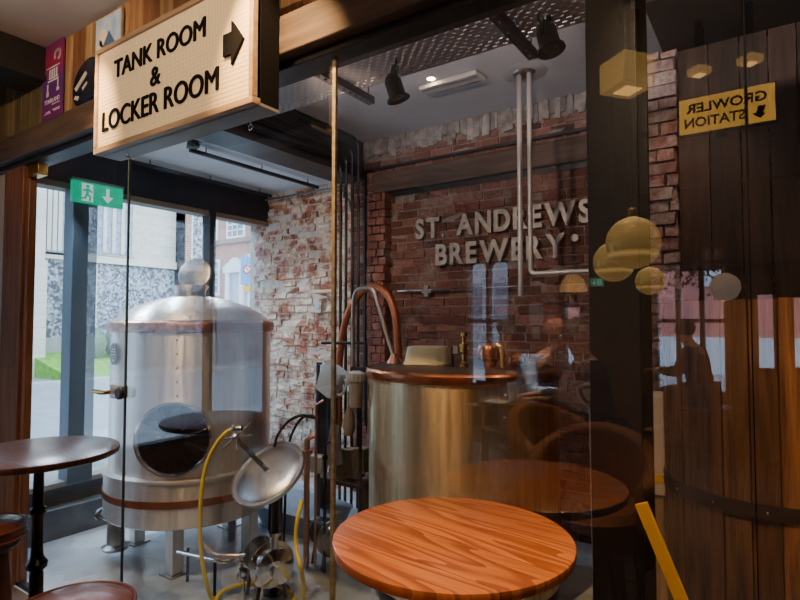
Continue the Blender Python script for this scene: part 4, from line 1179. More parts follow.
# ------------------------------------------------------------------ pumps and hoses on the floor
def pump(q, s, label, m1, m2):
    o = thing('transfer_pump', label, 'pump', (q.x, q.y, BF))
    ax = Vector((.9, -.35, 0)).normalized(); c = Vector((q.x, q.y, BF + .22 * s + .02))
    MB().lathe([(0, -.2 * s), (.085 * s, -.2 * s), (.1 * s, -.18 * s), (.1 * s, .02 * s), (.085 * s, .04 * s), (0, .04 * s)], c, ax, 28).build('motor', m1, o)
    mb = MB()
    for k in range(6): mb.lathe([(.1 * s, -.005), (.115 * s, -.005), (.115 * s, .005), (.1 * s, .005)], c - ax * (.15 * s - k * .028 * s), ax, 28)
    mb.build('cooling_fins', m1, o)
    MB().lathe([(0, .04 * s), (.14 * s, .04 * s), (.15 * s, .055 * s), (.15 * s, .07 * s), (.125 * s, .085 * s), (.12 * s, .13 * s), (.05 * s, .15 * s), (.04 * s, .2 * s), (.06 * s, .21 * s), (.06 * s, .235 * s), (0, .235 * s)], c, ax, 36).build('pump_head', m2, o)
    MB().tube([c + ax * .1 * s + Vector((0, 0, .1 * s)), c + ax * .1 * s + Vector((0, 0, .2 * s))], .03 * s, 12).lathe([(0, 0), (.045 * s, 0), (.045 * s, .02), (0, .02)], c + ax * .1 * s + Vector((0, 0, .2 * s)), seg=20).build('outlet', m2, o)
    sd = Vector((-ax.y, ax.x, 0))
    for a in (-.12, .06):
        for b_ in (-1, 1): MB().bar(c + ax * a * s + sd * b_ * .06 * s, c + ax * a * s + sd * b_ * .1 * s - Vector((0, 0, .22 * s + .02)), .02, .012).build('leg', dark_steel, o)
    return o


pump(oZ(268, 598, BF) , .95, 'stainless transfer pump with flanged head on the wet floor', steel_dull, chrome)
pump(oZ(318, 572, BF) + Vector((.0, .12, 0)), .85, 'dark bodied transfer pump behind the yellow hose end', dark_steel, steel_dull)
# steel pipework with butterfly valves
q = oZ(240, 583, BF)
o = thing('valve_manifold', 'low steel pipework with small butterfly valves in front of the tank', 'pipework', q)
z = BF + .22
P = [oZ(178, 552, z), oZ(205, 558, z), oZ(228, 563, z), oZ(236, 556, z), oZ(258, 553, z + .05)]
MB().tube(P, .014, 12, smooth=2).build('lower_pipe', chrome, o)
P2 = [oZ(202, 543, z + .06), oZ(215, 556, z + .06), oZ(240, 556, z + .06)]
MB().tube(P2, .016, 12, smooth=2).build('upper_pipe', mat('copper_rose', (.6, .45, .38), .3, .9), o)
for px, py in ((242, 558), (243, 574), (262, 575)):
    c = oZ(px, py, BF + .16)
    MB().lathe([(.02, -.025), (.035, -.025), (.035, -.012), (.024, -.01), (.024, .01), (.035, .012), (.035, .025), (.02, .025)], c, (.3, .2, 1), 20).tube([c, c + Vector((.09, -.05, .05))], .006, 8).tube([c, (c.x, c.y, BF)], .012, 8).build('valve', chrome, o)
for px, py in ((188, 548), (215, 560)):
    c = oZ(px, py, z); MB().tube([c, (c.x, c.y, BF)], .01, 8).build('leg', dark_steel, o)
# yellow hose
hz = BF + .02
P = [oY(236, 429, 2.2), oY(228, 430, 2.18), oY(214, 446, 2.15), oY(204, 470, 2.12), oY(200, 505, 2.1), oY(200, 545, 2.1), oY(205, 580, 2.1), oZ(214, 606, hz), oZ(250, 618, hz), oZ(300, 612, hz), oZ(305, 596, hz + .08), oY(302, 570, 2.2), oY(295, 548, 2.3), oY(297, 520, 2.3), oY(302, 500, 2.35)]
yh = thing('yellow_hose', 'yellow hose hanging from the tank and looping over the brewery floor', 'hose', P[7])
MB().tube(P, .0125, 12, smooth=3).build('hose', yellow_hose, yh)
P3 = [oZ(214, 612, hz), oZ(218, 592, hz + .02), oZ(240, 584, hz + .03), oZ(270, 583, hz + .03), oZ(290, 590, hz + .02), oZ(296, 604, hz), oZ(290, 625, hz)]
MB().tube(P3, .0125, 12, smooth=3).build('hose_coil', yellow_hose, yh)
MB().lathe([(.017, -.03), (.022, -.02), (.022, .03), (.016, .04)], P[0], (P[0] - P[1]), 16).build('coupling', chrome, yh)
# small wooden shelf-like ledge boxes right of tank (white paper on a box)
q = oY(225, 458, 2.9)
o = thing('control_box', 'small warm metal control box with a white sheet, behind the yellow hose', 'box', (q.x, 2.9, BF))
MB().box(q.x - .02, q.x + .17, 2.86, 2.96, q.z - .12, q.z + .16).build('case', mat('case_bronze', (.28, .18, .09), .4, .7), o, bevel=.006)
MB().box(q.x - .01, q.x + .12, 2.855, 2.86, q.z - .0, q.z + .13).build('white_sheet', white_plastic, o)
MB().tube([(q.x + .08, 2.91, BF), (q.x + .08, 2.91, q.z - .12)], .03, 12).build('leg', dark_steel, o)

# ------------------------------------------------------------------ shovel, vat, etc. on the right
q = oY(592, 386, 2.35)
o = thing('malt_shovel', 'white D-handled malt shovel standing behind the glass by the steel column', 'shovel', (q.x, 2.35, BF))
sw = mat('shovel_white', (.45, .38, .30), .45)
MB().tube([(q.x, 2.35, q.z - .09), (q.x + .01, 2.35, BF + .3)], .015, 12).build('shaft', sw, o)
MB().tube([(q.x, 2.35, q.z - .09), (q.x - .05, 2.35, q.z - .05), (q.x - .055, 2.35, q.z), (q.x + .055, 2.35, q.z), (q.x + .05, 2.35, q.z - .05), (q.x, 2.35, q.z - .09)], .012, 10, smooth=1).build('grip', sw, o)
mb = MB().prism([(-.09, .32), (.09, .32), (.12, .26), (.12, .03), (.09, 0), (-.09, 0), (-.12, .03), (-.12, .26)], plane_M((q.x + .01, 2.35, BF), (1, 0, 0), (0, .03, 1)), .006); mb.build('scoop', sw, o)

VC = Vector((-.03, 2.92, 0)); VR = .40
vl = ray(667, 475); va = math.atan2(vl.x, vl.y); vdist = 2.92
VC = Vector((math.sin(va + math.asin(VR / vdist)) * vdist, math.cos(va + math.asin(VR / vdist)) * vdist, 0))
print('VAT', VC)
o = thing('wooden_vat', 'tall upright vat of weathered brown staves with riveted iron hoops', 'vat', (VC.x, VC.y, BF))
vtop = 1.42
NS = 26
for part_i in range(1):
    mb = MB()
    for k in range(NS):
        a0_, a1_ = 2 * PI * k / NS, 2 * PI * (k + 1) / NS - .012
        kk = random.choice([.3, .4, .6, .9, 1.3]); c = (kk, kk * random.uniform(.85, 1), kk * random.uniform(.7, 1))
        rr_ = VR + random.uniform(-.008, .008)
        vs = []
        for z_ in (BF, vtop + random.uniform(-.02, .01)):
            for r_, a_ in ((rr_, a0_), (rr_ + .002, (a0_ + a1_) / 2), (rr_, a1_), (rr_ - .04, a1_), (rr_ - .04, a0_)):
                vs.append((VC.x + r_ * math.cos(a_), VC.y + r_ * math.sin(a_), z_))
        mb.add(vs, [(4, 3, 2, 1, 0), (5, 6, 7, 8, 9)] + [(i, (i + 1) % 5, 5 + (i + 1) % 5, 5 + i) for i in range(5)], c)
    mb.build('staves', wood_vat, o, flat=True)
hoopm = mat('hoop_iron', (.05, .038, .03), .5, .6, col2=(.09, .06, .045), nscale=6)
hp_z = EYE.z + ray(667, 475).z / math.hypot(*ray(667, 475)[:2]) * math.sqrt(vdist ** 2 - VR ** 2)
for z_ in (hp_z, hp_z - .7):
    hpo = MB().lathe([(VR + .004, z_ - .028), (VR + .014, z_ - .028), (VR + .014, z_ + .028), (VR + .004, z_ + .028)], VC, seg=80).build('hoop', hoopm, o)
    mb = MB()
    for k in range(14):
        a_ = 2 * PI * (k + .5) / 14; mb.ball((VC.x + (VR + .015) * math.cos(a_), VC.y + (VR + .015) * math.sin(a_), z_), .0065, 8, 6)
    mb.build('rivets', chrome, hpo)
MB().lathe([(0, vtop - .08), (VR - .04, vtop - .08)], VC, seg=60).build('head', wood_dark, o)
# white crate behind vat with yellow stripe
A, B = oY(650, 395, 3.1), oY(672, 495, 3.1)
o = thing('white_crate', 'tall white box with a yellow stripe between the column and the vat', 'box', (A.x, 3.1, BF))
MB().box(A.x - .02, B.x + .1, 3.05, 3.3, B.z, A.z).build('box', mat('aged_white', (.55, .45, .34), .6), o, bevel=.004)
zz = oY(660, 477, 3.05).z
MB().box(A.x - .02, B.x + .1, 3.045, 3.05, zz - .03, zz + .012).build('stripe', yellow_paint, o)
MB().box(A.x - .02, B.x + .1, 3.07, 3.3, BF, B.z).build('plinth', wood_plank, o)
# sloping yellow ladder stile
A, B = oY(641, 505, 1.92), oZ(683, 606, BF)
A = oY(641, 503, G + .035); B = oY(684, 606, G + .035)
o = tag(MB().bar(A, A + (B - A) * ((A.z - BF) / (A.z - B.z)), .012, .035, up=(1, 0, .4)).build('yellow_strut', yellow_paint, bevel=.002), 'sloping flat yellow bar between the steel column and the vat', 'bar')

# ------------------------------------------------------------------ bar furniture
def make_table(label, loc, top_m, R_=.325, H=.75, rim=None):
    t = thing('pub_table', label, 'table', (loc[0], loc[1], BF))
    c = Vector((loc[0], loc[1], 0))
    MB().lathe([(0, H - .032), (R_ - .012, H - .032), (R_ - .003, H - .026), (R_, H - .012), (R_ - .002, H - .003), (R_ - .008, H), (0, H)], c, seg=96).build('tabletop', top_m, t)
    prof = [(.034, BF + .04), (.05, BF + .05), (.04, BF + .09), (.03, BF + .13), (.03, .0), (.028, .20), (.026, .215), (.042, .23), (.044, .25), (.032, .268), (.026, .28), (.023, .32), (.022, .44), (.026, .46), (.036, .475), (.034, .49), (.024, .5), (.02, .66), (.03, .70), (.055, .715), (.055, .718)]
    MB().lathe(prof, c, seg=28).build('pedestal', black_gloss, t)
    MB().lathe([(0, .0), (.24, .0), (.24, .018), (.08, .035), (.03, .055), (0, .055)], c + Vector((0, 0, BF)), seg=40).build('base', black_gloss, t)
    return t


oak = oak_top('orange_oak', (.82, .27, .06), (.44, .12, .025), (.16, .04, .01), coat=.35, rot=.12, off=(0, .03, 0))
mahog = oak_top('brown_oak', (.15, .055, .035), (.07, .022, .014), (.08, .025, .01), coat=.4, rough=.28)
tR = oZ(452, 534.5, .75)
print('TABLE', tR, 'SIGN', sx0, sx1)
make_table('round orange oak pub table in the foreground', (tR.x, tR.y), oak)
make_table('round brown pub table at the left by the glass door', (-2.76, 1.16), mahog)


def make_stool(label, loc, rz):
    s = thing('bar_stool', label, 'stool', (loc[0], loc[1], BF), 'leather stools by the brown table')
    c = Vector((loc[0], loc[1], 0)); H = .525; r = .168
    MB().lathe([(0, H - .06), (r - .008, H - .06), (r - .002, H - .045), (r - .004, H - .03), (r - .014, H - .012), (r - .04, H), (r * .5, H + .012), (0, H + .016)], c, seg=56).build('seat', leather_red, s)
    MB().tube([(c.x + (r - .006) * math.cos(k * PI / 24), c.y + (r - .006) * math.sin(k * PI / 24), H - .014) for k in range(48)], .0055, 8, closed=True).tube([(c.x + (r - .002) * math.cos(k * PI / 24), c.y + (r - .002) * math.sin(k * PI / 24), H - .05) for k in range(48)], .005, 8, closed=True).build('piping', leather_red, s)
    MB().lathe([(0, H - .10), (r - .035, H - .10), (r - .02, H - .08), (r - .02, H - .062), (0, H - .062)], c, seg=48).build('apron', wood_leg, s)
    for k in range(4):
        a = PI / 4 + k * PI / 2
        d = Vector((math.cos(a), math.sin(a), 0))
        MB().tube([c + d * .095 + Vector((0, 0, H - .10)), c + d * .115 + Vector((0, 0, .25)), c + d * .14 + Vector((0, 0, -.1)), c + d * .165 + Vector((0, 0, BF))], [.036, .034, .03, .024], 14, smooth=1).build('leg', wood_leg, s)
    for k in range(4):
        a, b = PI / 4 + k * PI / 2, PI / 4 + (k + 1) * PI / 2
        MB().tube([c + Vector((math.cos(a), math.sin(a), 0)) * .14 + Vector((0, 0, -.1)), c + Vector((math.cos(b), math.sin(b), 0)) * .14 + Vector((0, 0, -.1))], .013, 10).build('stretcher', wood_leg, s)
    s.rotation_euler.z = rz
    return s


s1 = make_stool('round oxblood leather stool in the bottom foreground', (-1.675, .80), R(15))
s2 = copy_tree(s1); s2.location = (-2.63, .89, BF); s2.rotation_euler.z = R(-20)
s2['label'] = 'round oxblood leather stool tucked under the brown table at the left edge'


# high tub chairs, seen mirrored
def make_tub(label, loc, rz, m, s_=1.0):
    t = thing('tub_chair', label, 'chair', (loc[0], loc[1], BF), 'high leather tub chairs in the bar')
    c = Vector((loc[0], loc[1], 0))
    n = 28; vs = []; ri, ro = .25 * s_, .33 * s_
    for k in range(n + 1):
        a = R(-25) + R(230) * k / n
        u = math.sin(PI * k / n); top = .58 + .20 * (u ** 1.2)
        for r_, z_ in ((ri, .40), (ri, top - .02), (ri + .02, top), (ro - .02, top), (ro, top - .03), (ro - .02, .2), (ri, .2)):
            vs.append((c.x + r_ * math.cos(a), c.y + r_ * math.sin(a), z_))
    fs = [(i * 7 + j, i * 7 + (j + 1) % 7, (i + 1) * 7 + (j + 1) % 7, (i + 1) * 7 + j) for i in range(n) for j in range(7)]
    fs += [tuple(range(7)), tuple(n * 7 + j for j in range(6, -1, -1))]
    MB().add(vs, fs).build('backrest', m, t, bevel=.01)
    MB().lathe([(0, .26), (ri, .26), (ri + .01, .40), (ri - .02, .44), (0, .455)], c, seg=40).build('seat', m, t)
    for sx_ in (-1, 1):
        for sy_ in (-1, 1):
            MB().tube([c + Vector((.17 * sx_, .17 * sy_, .25)), c + Vector((.23 * sx_, .23 * sy_, BF))], [.022, .018], 10).build('leg', wood_leg, t)
    MB().tube([c + Vector((.205 * a_, .205 * b_, 0)) for a_, b_ in ((-1, -1), (1, -1), (1, 1), (-1, 1))], .01, 8, closed=True).build('footrest', brass, t)
    t.rotation_euler.z = rz
    return t


c1 = make_tub('tan leather high tub chair facing the orange oak table', (-.78, .45), R(180), leather_tan)
c2 = copy_tree(c1); c2.location = (-1.15, -.2, BF); c2.rotation_euler.z = R(120); c2['label'] = 'tan leather high tub chair out in the middle of the bar'
c3 = make_tub('black leather high tub chair near the street windows of the bar', (-3.2, -.45), R(160), leather_dark)

# ------------------------------------------------------------------ GROWLER STATION sign (behind the viewer, read mirrored)
vz = 3.40
mA, mB = oD(678, 101, 3.4), oD(678, 137, 3.4)
YV = mA.y
C1, C2_ = oY(776, 81, YV), oY(776, 121, YV)
gx0, gx1 = mA.x, C1.x; gz_t = (mA.z + C1.z) / 2; gz_b = (mB.z + C2_.z) / 2
gy = 2 * G - YV
gs = thing('growler_sign', 'lit yellow GROWLER STATION sign hung from two rods', 'sign', ((gx0 + gx1) / 2, gy, gz_b))
gl = mat('lit_sign_face', (.75, .55, .2), .25, col2=(.6, .42, .12), nscale=20, stretch=(4, 1, .2), emis=(.80, .42, .06), estr=1.5)
MB().box(gx0, gx1, gy - .05, gy, gz_b, gz_t).build('cabinet', black, gs)
MB().box(gx0 + .006, gx1 - .006, gy, gy + .006, gz_b + .006, gz_t - .006).build('face_panel', gl, gs)
W_, H_ = gx1 - gx0, gz_t - gz_b
# real text is read by someone facing -Y, so its x axis is world -X; its left end lies at gx1
PM = plane_M((gx1, gy + .006, gz_b), (-1, 0, 0), (0, 0, 1))
mb = MB(); add_text(mb, 'GROWLER', PM, .09 * W_, .91 * W_, .56 * H_, .82 * H_, .006, .02); mb.build('lettering', ink, gs, flat=True)
mb = MB(); add_text(mb, 'STATION', PM, .30 * W_, .93 * W_, .17 * H_, .43 * H_, .006, .02); mb.build('lettering', ink, gs, flat=True)
mb = MB(); mb.prism([(.10 * W_, .44 * H_), (.13 * W_, .24 * H_), (.10 * W_, .24 * H_), (.155 * W_, .12 * H_), (.23 * W_, .26 * H_), (.195 * W_, .27 * H_), (.175 * W_, .44 * H_)], PM, .006); mb.build('arrow', ink, gs, flat=True)
for fx in (.25, .72): MB().tube([(gx1 - fx * W_, gy - .02, gz_t), (gx1 - fx * W_, gy - .02, 3.13)], .006, 8).build('rod', black, gs)

# brass globes, seen mirrored
def globe(px, py, rpx, D, label, clear=False):
    v = oD(px, py, D); p = mir(v); r = rpx * D / FPX
    g = thing('globe_pendant', label, 'pendant lamp', (p.x, p.y, p.z), 'globe pendants in the bar')
    if clear:
        m_ = mat('smoked_globe', (.55, .42, .36), .12, .6, emis=(.8, .6, .45), estr=.45)
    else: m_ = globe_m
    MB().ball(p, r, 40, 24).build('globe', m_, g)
    MB().lathe([(0, r), (.03, r), (.03, r + .04), (.01, r + .06), (0, r + .06)], p, seg=16).build('cap', brass, g)
    MB().tube([(p.x, p.y, p.z + r + .05), (p.x, p.y, 3.13)], .004, 8).build('cord', black, g)
    MB().lathe([(0, 3.10), (.05, 3.10), (.055, 3.13), (0, 3.13)], (p.x, p.y, 0), seg=20).build('ceiling_cap', black, g)
    return p, r


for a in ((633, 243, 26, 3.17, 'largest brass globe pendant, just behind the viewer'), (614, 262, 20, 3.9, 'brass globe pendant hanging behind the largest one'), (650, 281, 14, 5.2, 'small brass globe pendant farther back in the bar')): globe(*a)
globe(725, 287, 14, 5.2, 'pale smoked glass globe pendant before the rear windows', True)
# square brass ceiling lamps
for n_, (px, py, s_, D) in enumerate(((627, 60, .10, 2.9), (699, 68, .05, 3.3), (750, 56, .05, 3.1))):
    v = oD(px, py, D)
    if v.z > 3.08: v = oZ(px, py, 3.04)
    p = mir(v)
    l = thing('ceiling_lamp', ('square brass ceiling lamp turned on its corner', 'small brass downlight above the yellow sign, nearer the square lamp', 'small brass downlight above the yellow sign, farther from the square lamp')[n_], 'ceiling lamp', (p.x, p.y, p.z))
    Mx = Matrix.Translation((p.x, p.y, p.z)) @ Matrix.Rotation(R(38), 4, 'Z')
    MB().box(-s_, s_, -s_, s_, -.045 - (.12 if n_ == 0 else 0), .0, M=Mx).build('shade', brass_lamp, l, bevel=.01)
    MB().box(-s_ * .5, s_ * .5, -s_ * .5, s_ * .5, -.049 - (.12 if n_ == 0 else 0), -.045 - (.12 if n_ == 0 else 0), M=Mx).build('diffuser', mat('warm_lens_%d' % n_, (.9, .6, .25), .4, emis=(1, .55, .16), estr=2.6), l)
    MB().tube([(p.x, p.y, p.z), (p.x, p.y, 3.13)], .02, 12).build('stem', black, l)

# brass fringed wall lamp on rear side
v = oD(573, 284, 6.5); p = mir(v)
l = thing('fringed_lamp', 'brass bell lamp with beaded rim at the back of the bar', 'pendant lamp', p)
MB().lathe([(.02, .12), (.06, .11), (.12, .05), (.15, -.02), (.165, -.09), (.155, -.09), (.13, -.01), (.05, .09)], p, seg=36).build('shade', mat('glow_brass', (.8, .5, .2), .35, .7, emis=(1, .6, .2), estr=.5), l)
MB().ball(p + Vector((0, 0, .0)), .04, 16, 10).build('bulb', mat('bulb_glow', (1, .9, .7), .3, emis=(1, .7, .35), estr=14), l)
MB().tube([(p.x, p.y, p.z + .11), (p.x, p.y, 3.13)], .004, 8).build('cord', black, l)
exit_sign('small green exit sign at the back of the bar', mir(oD(603, 286, 6.2)), (-1, 0, 0), .14, .085, name='exit_sign')

# ------------------------------------------------------------------ bar's rear wall with windows (Y = -5) and street side
RY = -5.0; VY = 2 * G - RY
dark_bar = mat('bar_wall', (.11, .055, .035), .8, col2=(.16, .08, .05), nscale=4)
frame_w = mat('window_frame_dark', (.035, .03, .03), .5)
wins = []
def rear_px(x0, x1, yt, yb):
    a, b = oY(x0, yt, VY), oY(x1, yb, VY); c_ = oY(x1, yt, VY)
    return (a.x, b.x, max(.25, b.z), min(a.z, 2.6))
W = [rear_px(466, 511, 262, 388), rear_px(563, 583, 305, 376), rear_px(654, 729, 270, 395), rear_px(754, 778, 292, 372), rear_px(790, 830, 295, 372)]
mb = MB(); x = SX - .2
for (a, b, z0, z1) in W:
    mb.box(x, a, RY - .25, RY, BF, 3.13)
    mb.box(a, b, RY - .25, RY, BF, z0); mb.box(a, b, RY - .25, RY, z1, 3.13); x = b
mb.box(x, RX + 1.5, RY - .25, RY, BF, 3.13)
struct('wall_rear', mb, dark_bar)
for i, (a, b, z0, z1) in enumerate(W):
    fr = MB()
    t_ = .035
    fr.box(a, a + t_, RY - .12, RY + .01, z0, z1).box(b - t_, b, RY - .12, RY + .01, z0, z1).box(a, b, RY - .12, RY + .01, z0, z0 + t_).box(a, b, RY - .12, RY + .01, z1 - t_, z1)
    if i in (0, 2):
        nb = 2 if i == 0 else 3
        for k in range(1, nb):
            xx = a + (b - a) * k / nb; fr.box(xx - t_ * .8, xx + t_ * .8, RY - .12, RY + .01, z0, z1)
        zm = oY(490, 321, VY).z
        fr.box(a, b, RY - .11, RY + .0, zm - .025, zm + .025)
    if i == 0:      # arched heads
        for k in range(2):
            xa_ = a + (b - a) * k / 2 + .02; xb_ = a + (b - a) * (k + 1) / 2 - .02; r_ = (xb_ - xa_) / 2; cxm = (xa_ + xb_) / 2
            pts = [(xa_ - .02, z1 + .0), (xa_ - .02, z1 - r_ * 1.2)] + [(cxm - r_ * math.cos(t * PI / 12), z1 - r_ * 1.2 + r_ * 1.1 * math.sin(t * PI / 12)) for t in range(13)] + [(xb_ + .02, z1 - r_ * 1.2), (xb_ + .02, z1)]
            n_ = len(pts)
            for j in range(2, 14):
                fr.prism([(pts[j][0], pts[j][1]), (pts[j + 1][0], pts[j + 1][1]), (pts[j + 1][0], z1), (pts[j][0], z1)], plane_M((0, RY - .1, 0), (1, 0, 0), (0, 0, 1)), -.02)
    fo = struct('window_%d' % (7 + i), fr, frame_w)
    MB().add([(a, RY - .1, z0), (b, RY - .1, z0), (b, RY - .1, z1), (a, RY - .1, z1)], [(0, 1, 2, 3)]).build('pane', glass_out, fo)
# notices on the rear wall
for n_, (x0, x1, y0, y1) in enumerate(((529, 543, 303, 325), (532, 540, 327, 339))):
    a, b = oY(x0, y0, VY), oY(x1, y1, VY)
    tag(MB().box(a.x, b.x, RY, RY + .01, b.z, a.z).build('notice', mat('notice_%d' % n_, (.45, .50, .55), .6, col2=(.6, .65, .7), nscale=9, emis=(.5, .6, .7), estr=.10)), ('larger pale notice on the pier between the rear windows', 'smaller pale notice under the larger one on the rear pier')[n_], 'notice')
# shelf above rear windows with jars and plant
sA, sB = oY(640, 266, VY - .3), oY(800, 262, VY - .3)
o = thing('high_shelf', 'long dark shelf above the rear windows of the bar', 'shelf', (sA.x, RY + .3, sA.z))
MB().box(sA.x - .2, RX + 1, RY, RY + .3, sA.z - .03, sA.z + .03).build('board', wood_dark, o)
for fx in (0, 1.0, 2.0): MB().box(sA.x + fx, sA.x + fx + .03, RY, RY + .2, sA.z - .2, sA.z - .03).build('bracket', black, o)
for n_, px in enumerate((708, 718)):
    q = mir(oY(px, 262, VY - .15))
    tag(MB().lathe([(0, 0), (.05, 0), (.055, .02), (.055, .12), (.04, .14), (.04, .16), (0, .16)], (q.x, RY + .15, sA.z + .032), seg=20).build('storage_jar', mat('jar_%d' % n_, (.45, .42, .38), .2, .4)), ('pale jar on the high shelf, nearer the hanging plant', 'pale jar on the high shelf, nearer the end')[n_], 'jar')
q = oY(693, 272, VY - .3)
o = thing('hanging_plant', 'trailing dark leaved plant hanging from the high shelf', 'plant', (q.x, RY + .25, sA.z))
mb = MB(); leafm = mat('leaf_dark', (.02, .035, .015), .6)
for k in range(140):
    c = Vector((q.x + random.gauss(0, .22), RY + .34 + random.gauss(0, .04), sA.z - .05 - abs(random.gauss(0, .13))))
    e_ = Euler((random.uniform(0, 3), random.uniform(0, 3), random.uniform(0, 3))).to_matrix()
    mb.add([c + e_ @ Vector(v) * .035 for v in ((-1, 0, 0), (0, -.5, 0), (1, 0, 0), (0, .5, 0))], [(0, 1, 2, 3)])
mb.build('leaves', leafm, o, flat=True)
MB().lathe([(0, .0), (.07, 0), (.09, .14), (.08, .14), (0, .13)], (q.x, RY + .15, sA.z + .032), seg=20).build('pot', leather_dark, o)

# bar's street side (X = SX) with a tall window
wy0, wy1 = -1.35, .92
struct('wall_left.002', MB().box(SX - .3, SX, -5.2, wy0, BF, 3.2).box(SX - .3, SX, wy1, G - .1, BF, 3.2).box(SX - .3, SX, wy0, wy1, BF, .12).box(SX - .3, SX, wy0, wy1, 2.4, 3.2), dark_bar)
fr = MB()
for y_ in (wy0, (wy0 + wy1) / 2 - .2, wy1 - .04): fr.box(SX - .14, SX - .02, y_, y_ + .04, .12, 2.4)
fr.box(SX - .14, SX - .02, wy0, wy1, .12, .17).box(SX - .14, SX - .02, wy0, wy1, 2.35, 2.4)
fo = struct('window_12', fr, frame_w)
MB().add([(SX - .1, wy0, .12), (SX - .1, wy1, .12), (SX - .1, wy1, 2.4), (SX - .1, wy0, 2.4)], [(0, 1, 2, 3)]).build('pane', glass_out, fo)

# ------------------------------------------------------------------ outside
asphalt = mat('wet_asphalt', (.26, .28, .30), .45, col2=(.34, .36, .38), nscale=3, rough2=.6)
GZ = -.1
struct('street', MB().box(-60, 30, -40, 60, GZ - .2, GZ).build and MB().add([(-60, -60, GZ), (SX - .35, -60, GZ), (SX - .35, 60, GZ), (-60, 60, GZ)], [(0, 1, 2, 3)]), asphalt).name = 'ground'
struct('ground.001', MB().add([(SX - .35, -60, GZ), (30, -60, GZ), (30, RY - .25, GZ), (SX - .35, RY - .25, GZ)], [(0, 1, 2, 3)]), asphalt)
struct('ground.002', MB().box(SX - 2.2, SX - .35, -30, 40, GZ, GZ + .06), mat('paving', (.36, .37, .38), .6, col2=(.44, .45, .46), nscale=5))
CX = -16.2
kerbx = oX(60, 380, -12).x
xg0 = oZ(50, 376, GZ).x
lawn = mat('lawn_grass', (.12, .30, .035), .9, col2=(.22, .46, .06), nscale=6, bump=.5)
LY0 = oX(26, 360, CX).y
struct('ground.003', MB().add([(-13.6, LY0, GZ + .05), (-13.6, 13.5, GZ + .05), (CX, 13.5, .5), (CX, LY0, .5), (-13.6, LY0, GZ - .1), (-13.6, 13.5, GZ - .1), (CX, 13.5, GZ - .1), (CX, LY0, GZ - .1)], [(0, 1, 2, 3), (0, 1, 5, 4), (1, 2, 6, 5), (0, 3, 7, 4)]), lawn)
struct('ground.004', MB().box(-13.6, -13.2, -30, 14, GZ, GZ + .09), mat('kerb_stone', (.42, .42, .40), .8))
# church
stone = mat('pale_limestone', (.66, .60, .48), .85, col2=(.54, .50, .42), nscale=1.6)
stone_b = brick_mat('ashlar', (.66, .60, .49), (.56, .52, .44), (.48, .44, .38), 'YZ', 1, .7, .32, .01)
fl = flint('knapped_flint', (.10, .11, .14), (.50, .52, .56), 15)
ch = thing('church', 'old church of flint and pale stone across the street', 'church', (CX - 2, 6, GZ))
cy0, cy1 = -9, 11.6
cy1 = oX(176, 300, CX).y - .02
MB().box(CX - 6, CX, cy0, cy1, GZ, 11).build('nave_wall', fl, ch)
tg = thing('stone_hall', 'long pale stone hall beyond the church', 'building', (CX - 2, -20, GZ))
MB().box(CX - 6, CX, -34, cy0 - .1, GZ, 10).build('hall_wall', mat('hall_stone', (.36, .36, .36), .85, col2=(.28, .29, .31), nscale=1.2), tg)
for k in range(6): MB().box(CX, CX + .05, -32 + k * 4, -30.4 + k * 4, 1.6, 4.5).build('window', mat('hall_pane_%d' % k, (.12, .15, .2), .2), tg)
zb1 = oX(125, 262, CX).z
MB().box(CX - .1, CX + .12, cy0, cy1, zb1 - .1, zb1 + .12).build('string_course', stone, ch)
MB().box(CX - .1, CX + .06, cy0, cy1, GZ, GZ + 1.0).build('plinth', mat('plinth_stone', (.40, .38, .34), .85, col2=(.3, .3, .3), nscale=3), ch)
def cwin(x0, x1, yt, yb, name='gothic_window'):
    a, b = oX(x0, yb, CX), oX(x1, yb, CX); zt_ = oX((x0 + x1) / 2, yt, CX).z
    w_ = b.y - a.y
    pts = [(a.y - .15, a.z - .1), (b.y + .15, a.z - .1), (b.y + .15, zt_ - w_ * .7)] + [(a.y + w_ / 2 + (w_ / 2 + .15) * math.cos(t * PI / 10), zt_ - w_ * .7 + w_ * .8 * math.sin(t * PI / 10)) for t in range(1, 10)] + [(a.y - .15, zt_ - w_ * .7)]
    MW = plane_M((CX, 0, 0), (0, 1, 0), (0, 0, 1))
    f_ = MB().prism(pts, MW, .12).build('window_surround', stone, ch, flat=True)
    cyc = a.y + w_ / 2
    pts2 = [(cyc + (p_[0] - cyc) * .86, a.z + (p_[1] - a.z) * .95 + .05) for p_ in pts]
    MB().prism(pts2, MW @ Matrix.Translation((0, 0, .12)), .02).build('leaded_glass', mat('leaded_glass', (.16, .20, .26), .35, col2=(.30, .36, .44), nscale=9), f_, flat=True)
    mb = MB()
    for k in range(1, 4): mb.prism([(a.y + w_ * k / 4 - .05, a.z), (a.y + w_ * k / 4 + .05, a.z), (a.y + w_ * k / 4 + .05, zt_ - w_ * .3), (a.y + w_ * k / 4 - .05, zt_ - w_ * .3)], MW @ Matrix.Translation((0, 0, .14)), .05)
    mb.build('mullions', stone, f_)
cwin(92, 128, 130, 252)
cwin(40, 62, 150, 250)
for (x0, x1) in ((132, 176), (24, 38), (66, 88)):
    a, b = oX(x0, 300, CX), oX(x1, 300, CX)
    if x0 > 100: MB().box(CX, CX + .05, a.y, b.y - .02, zb1 + .12, 9).build('ashlar_panel', stone_b, ch)
    else: MB().box(CX, CX + .5, a.y, b.y, GZ, zb1 - .2).box(CX, CX + .35, a.y, b.y, zb1 - .2, 9).build('buttress', stone_b, ch)
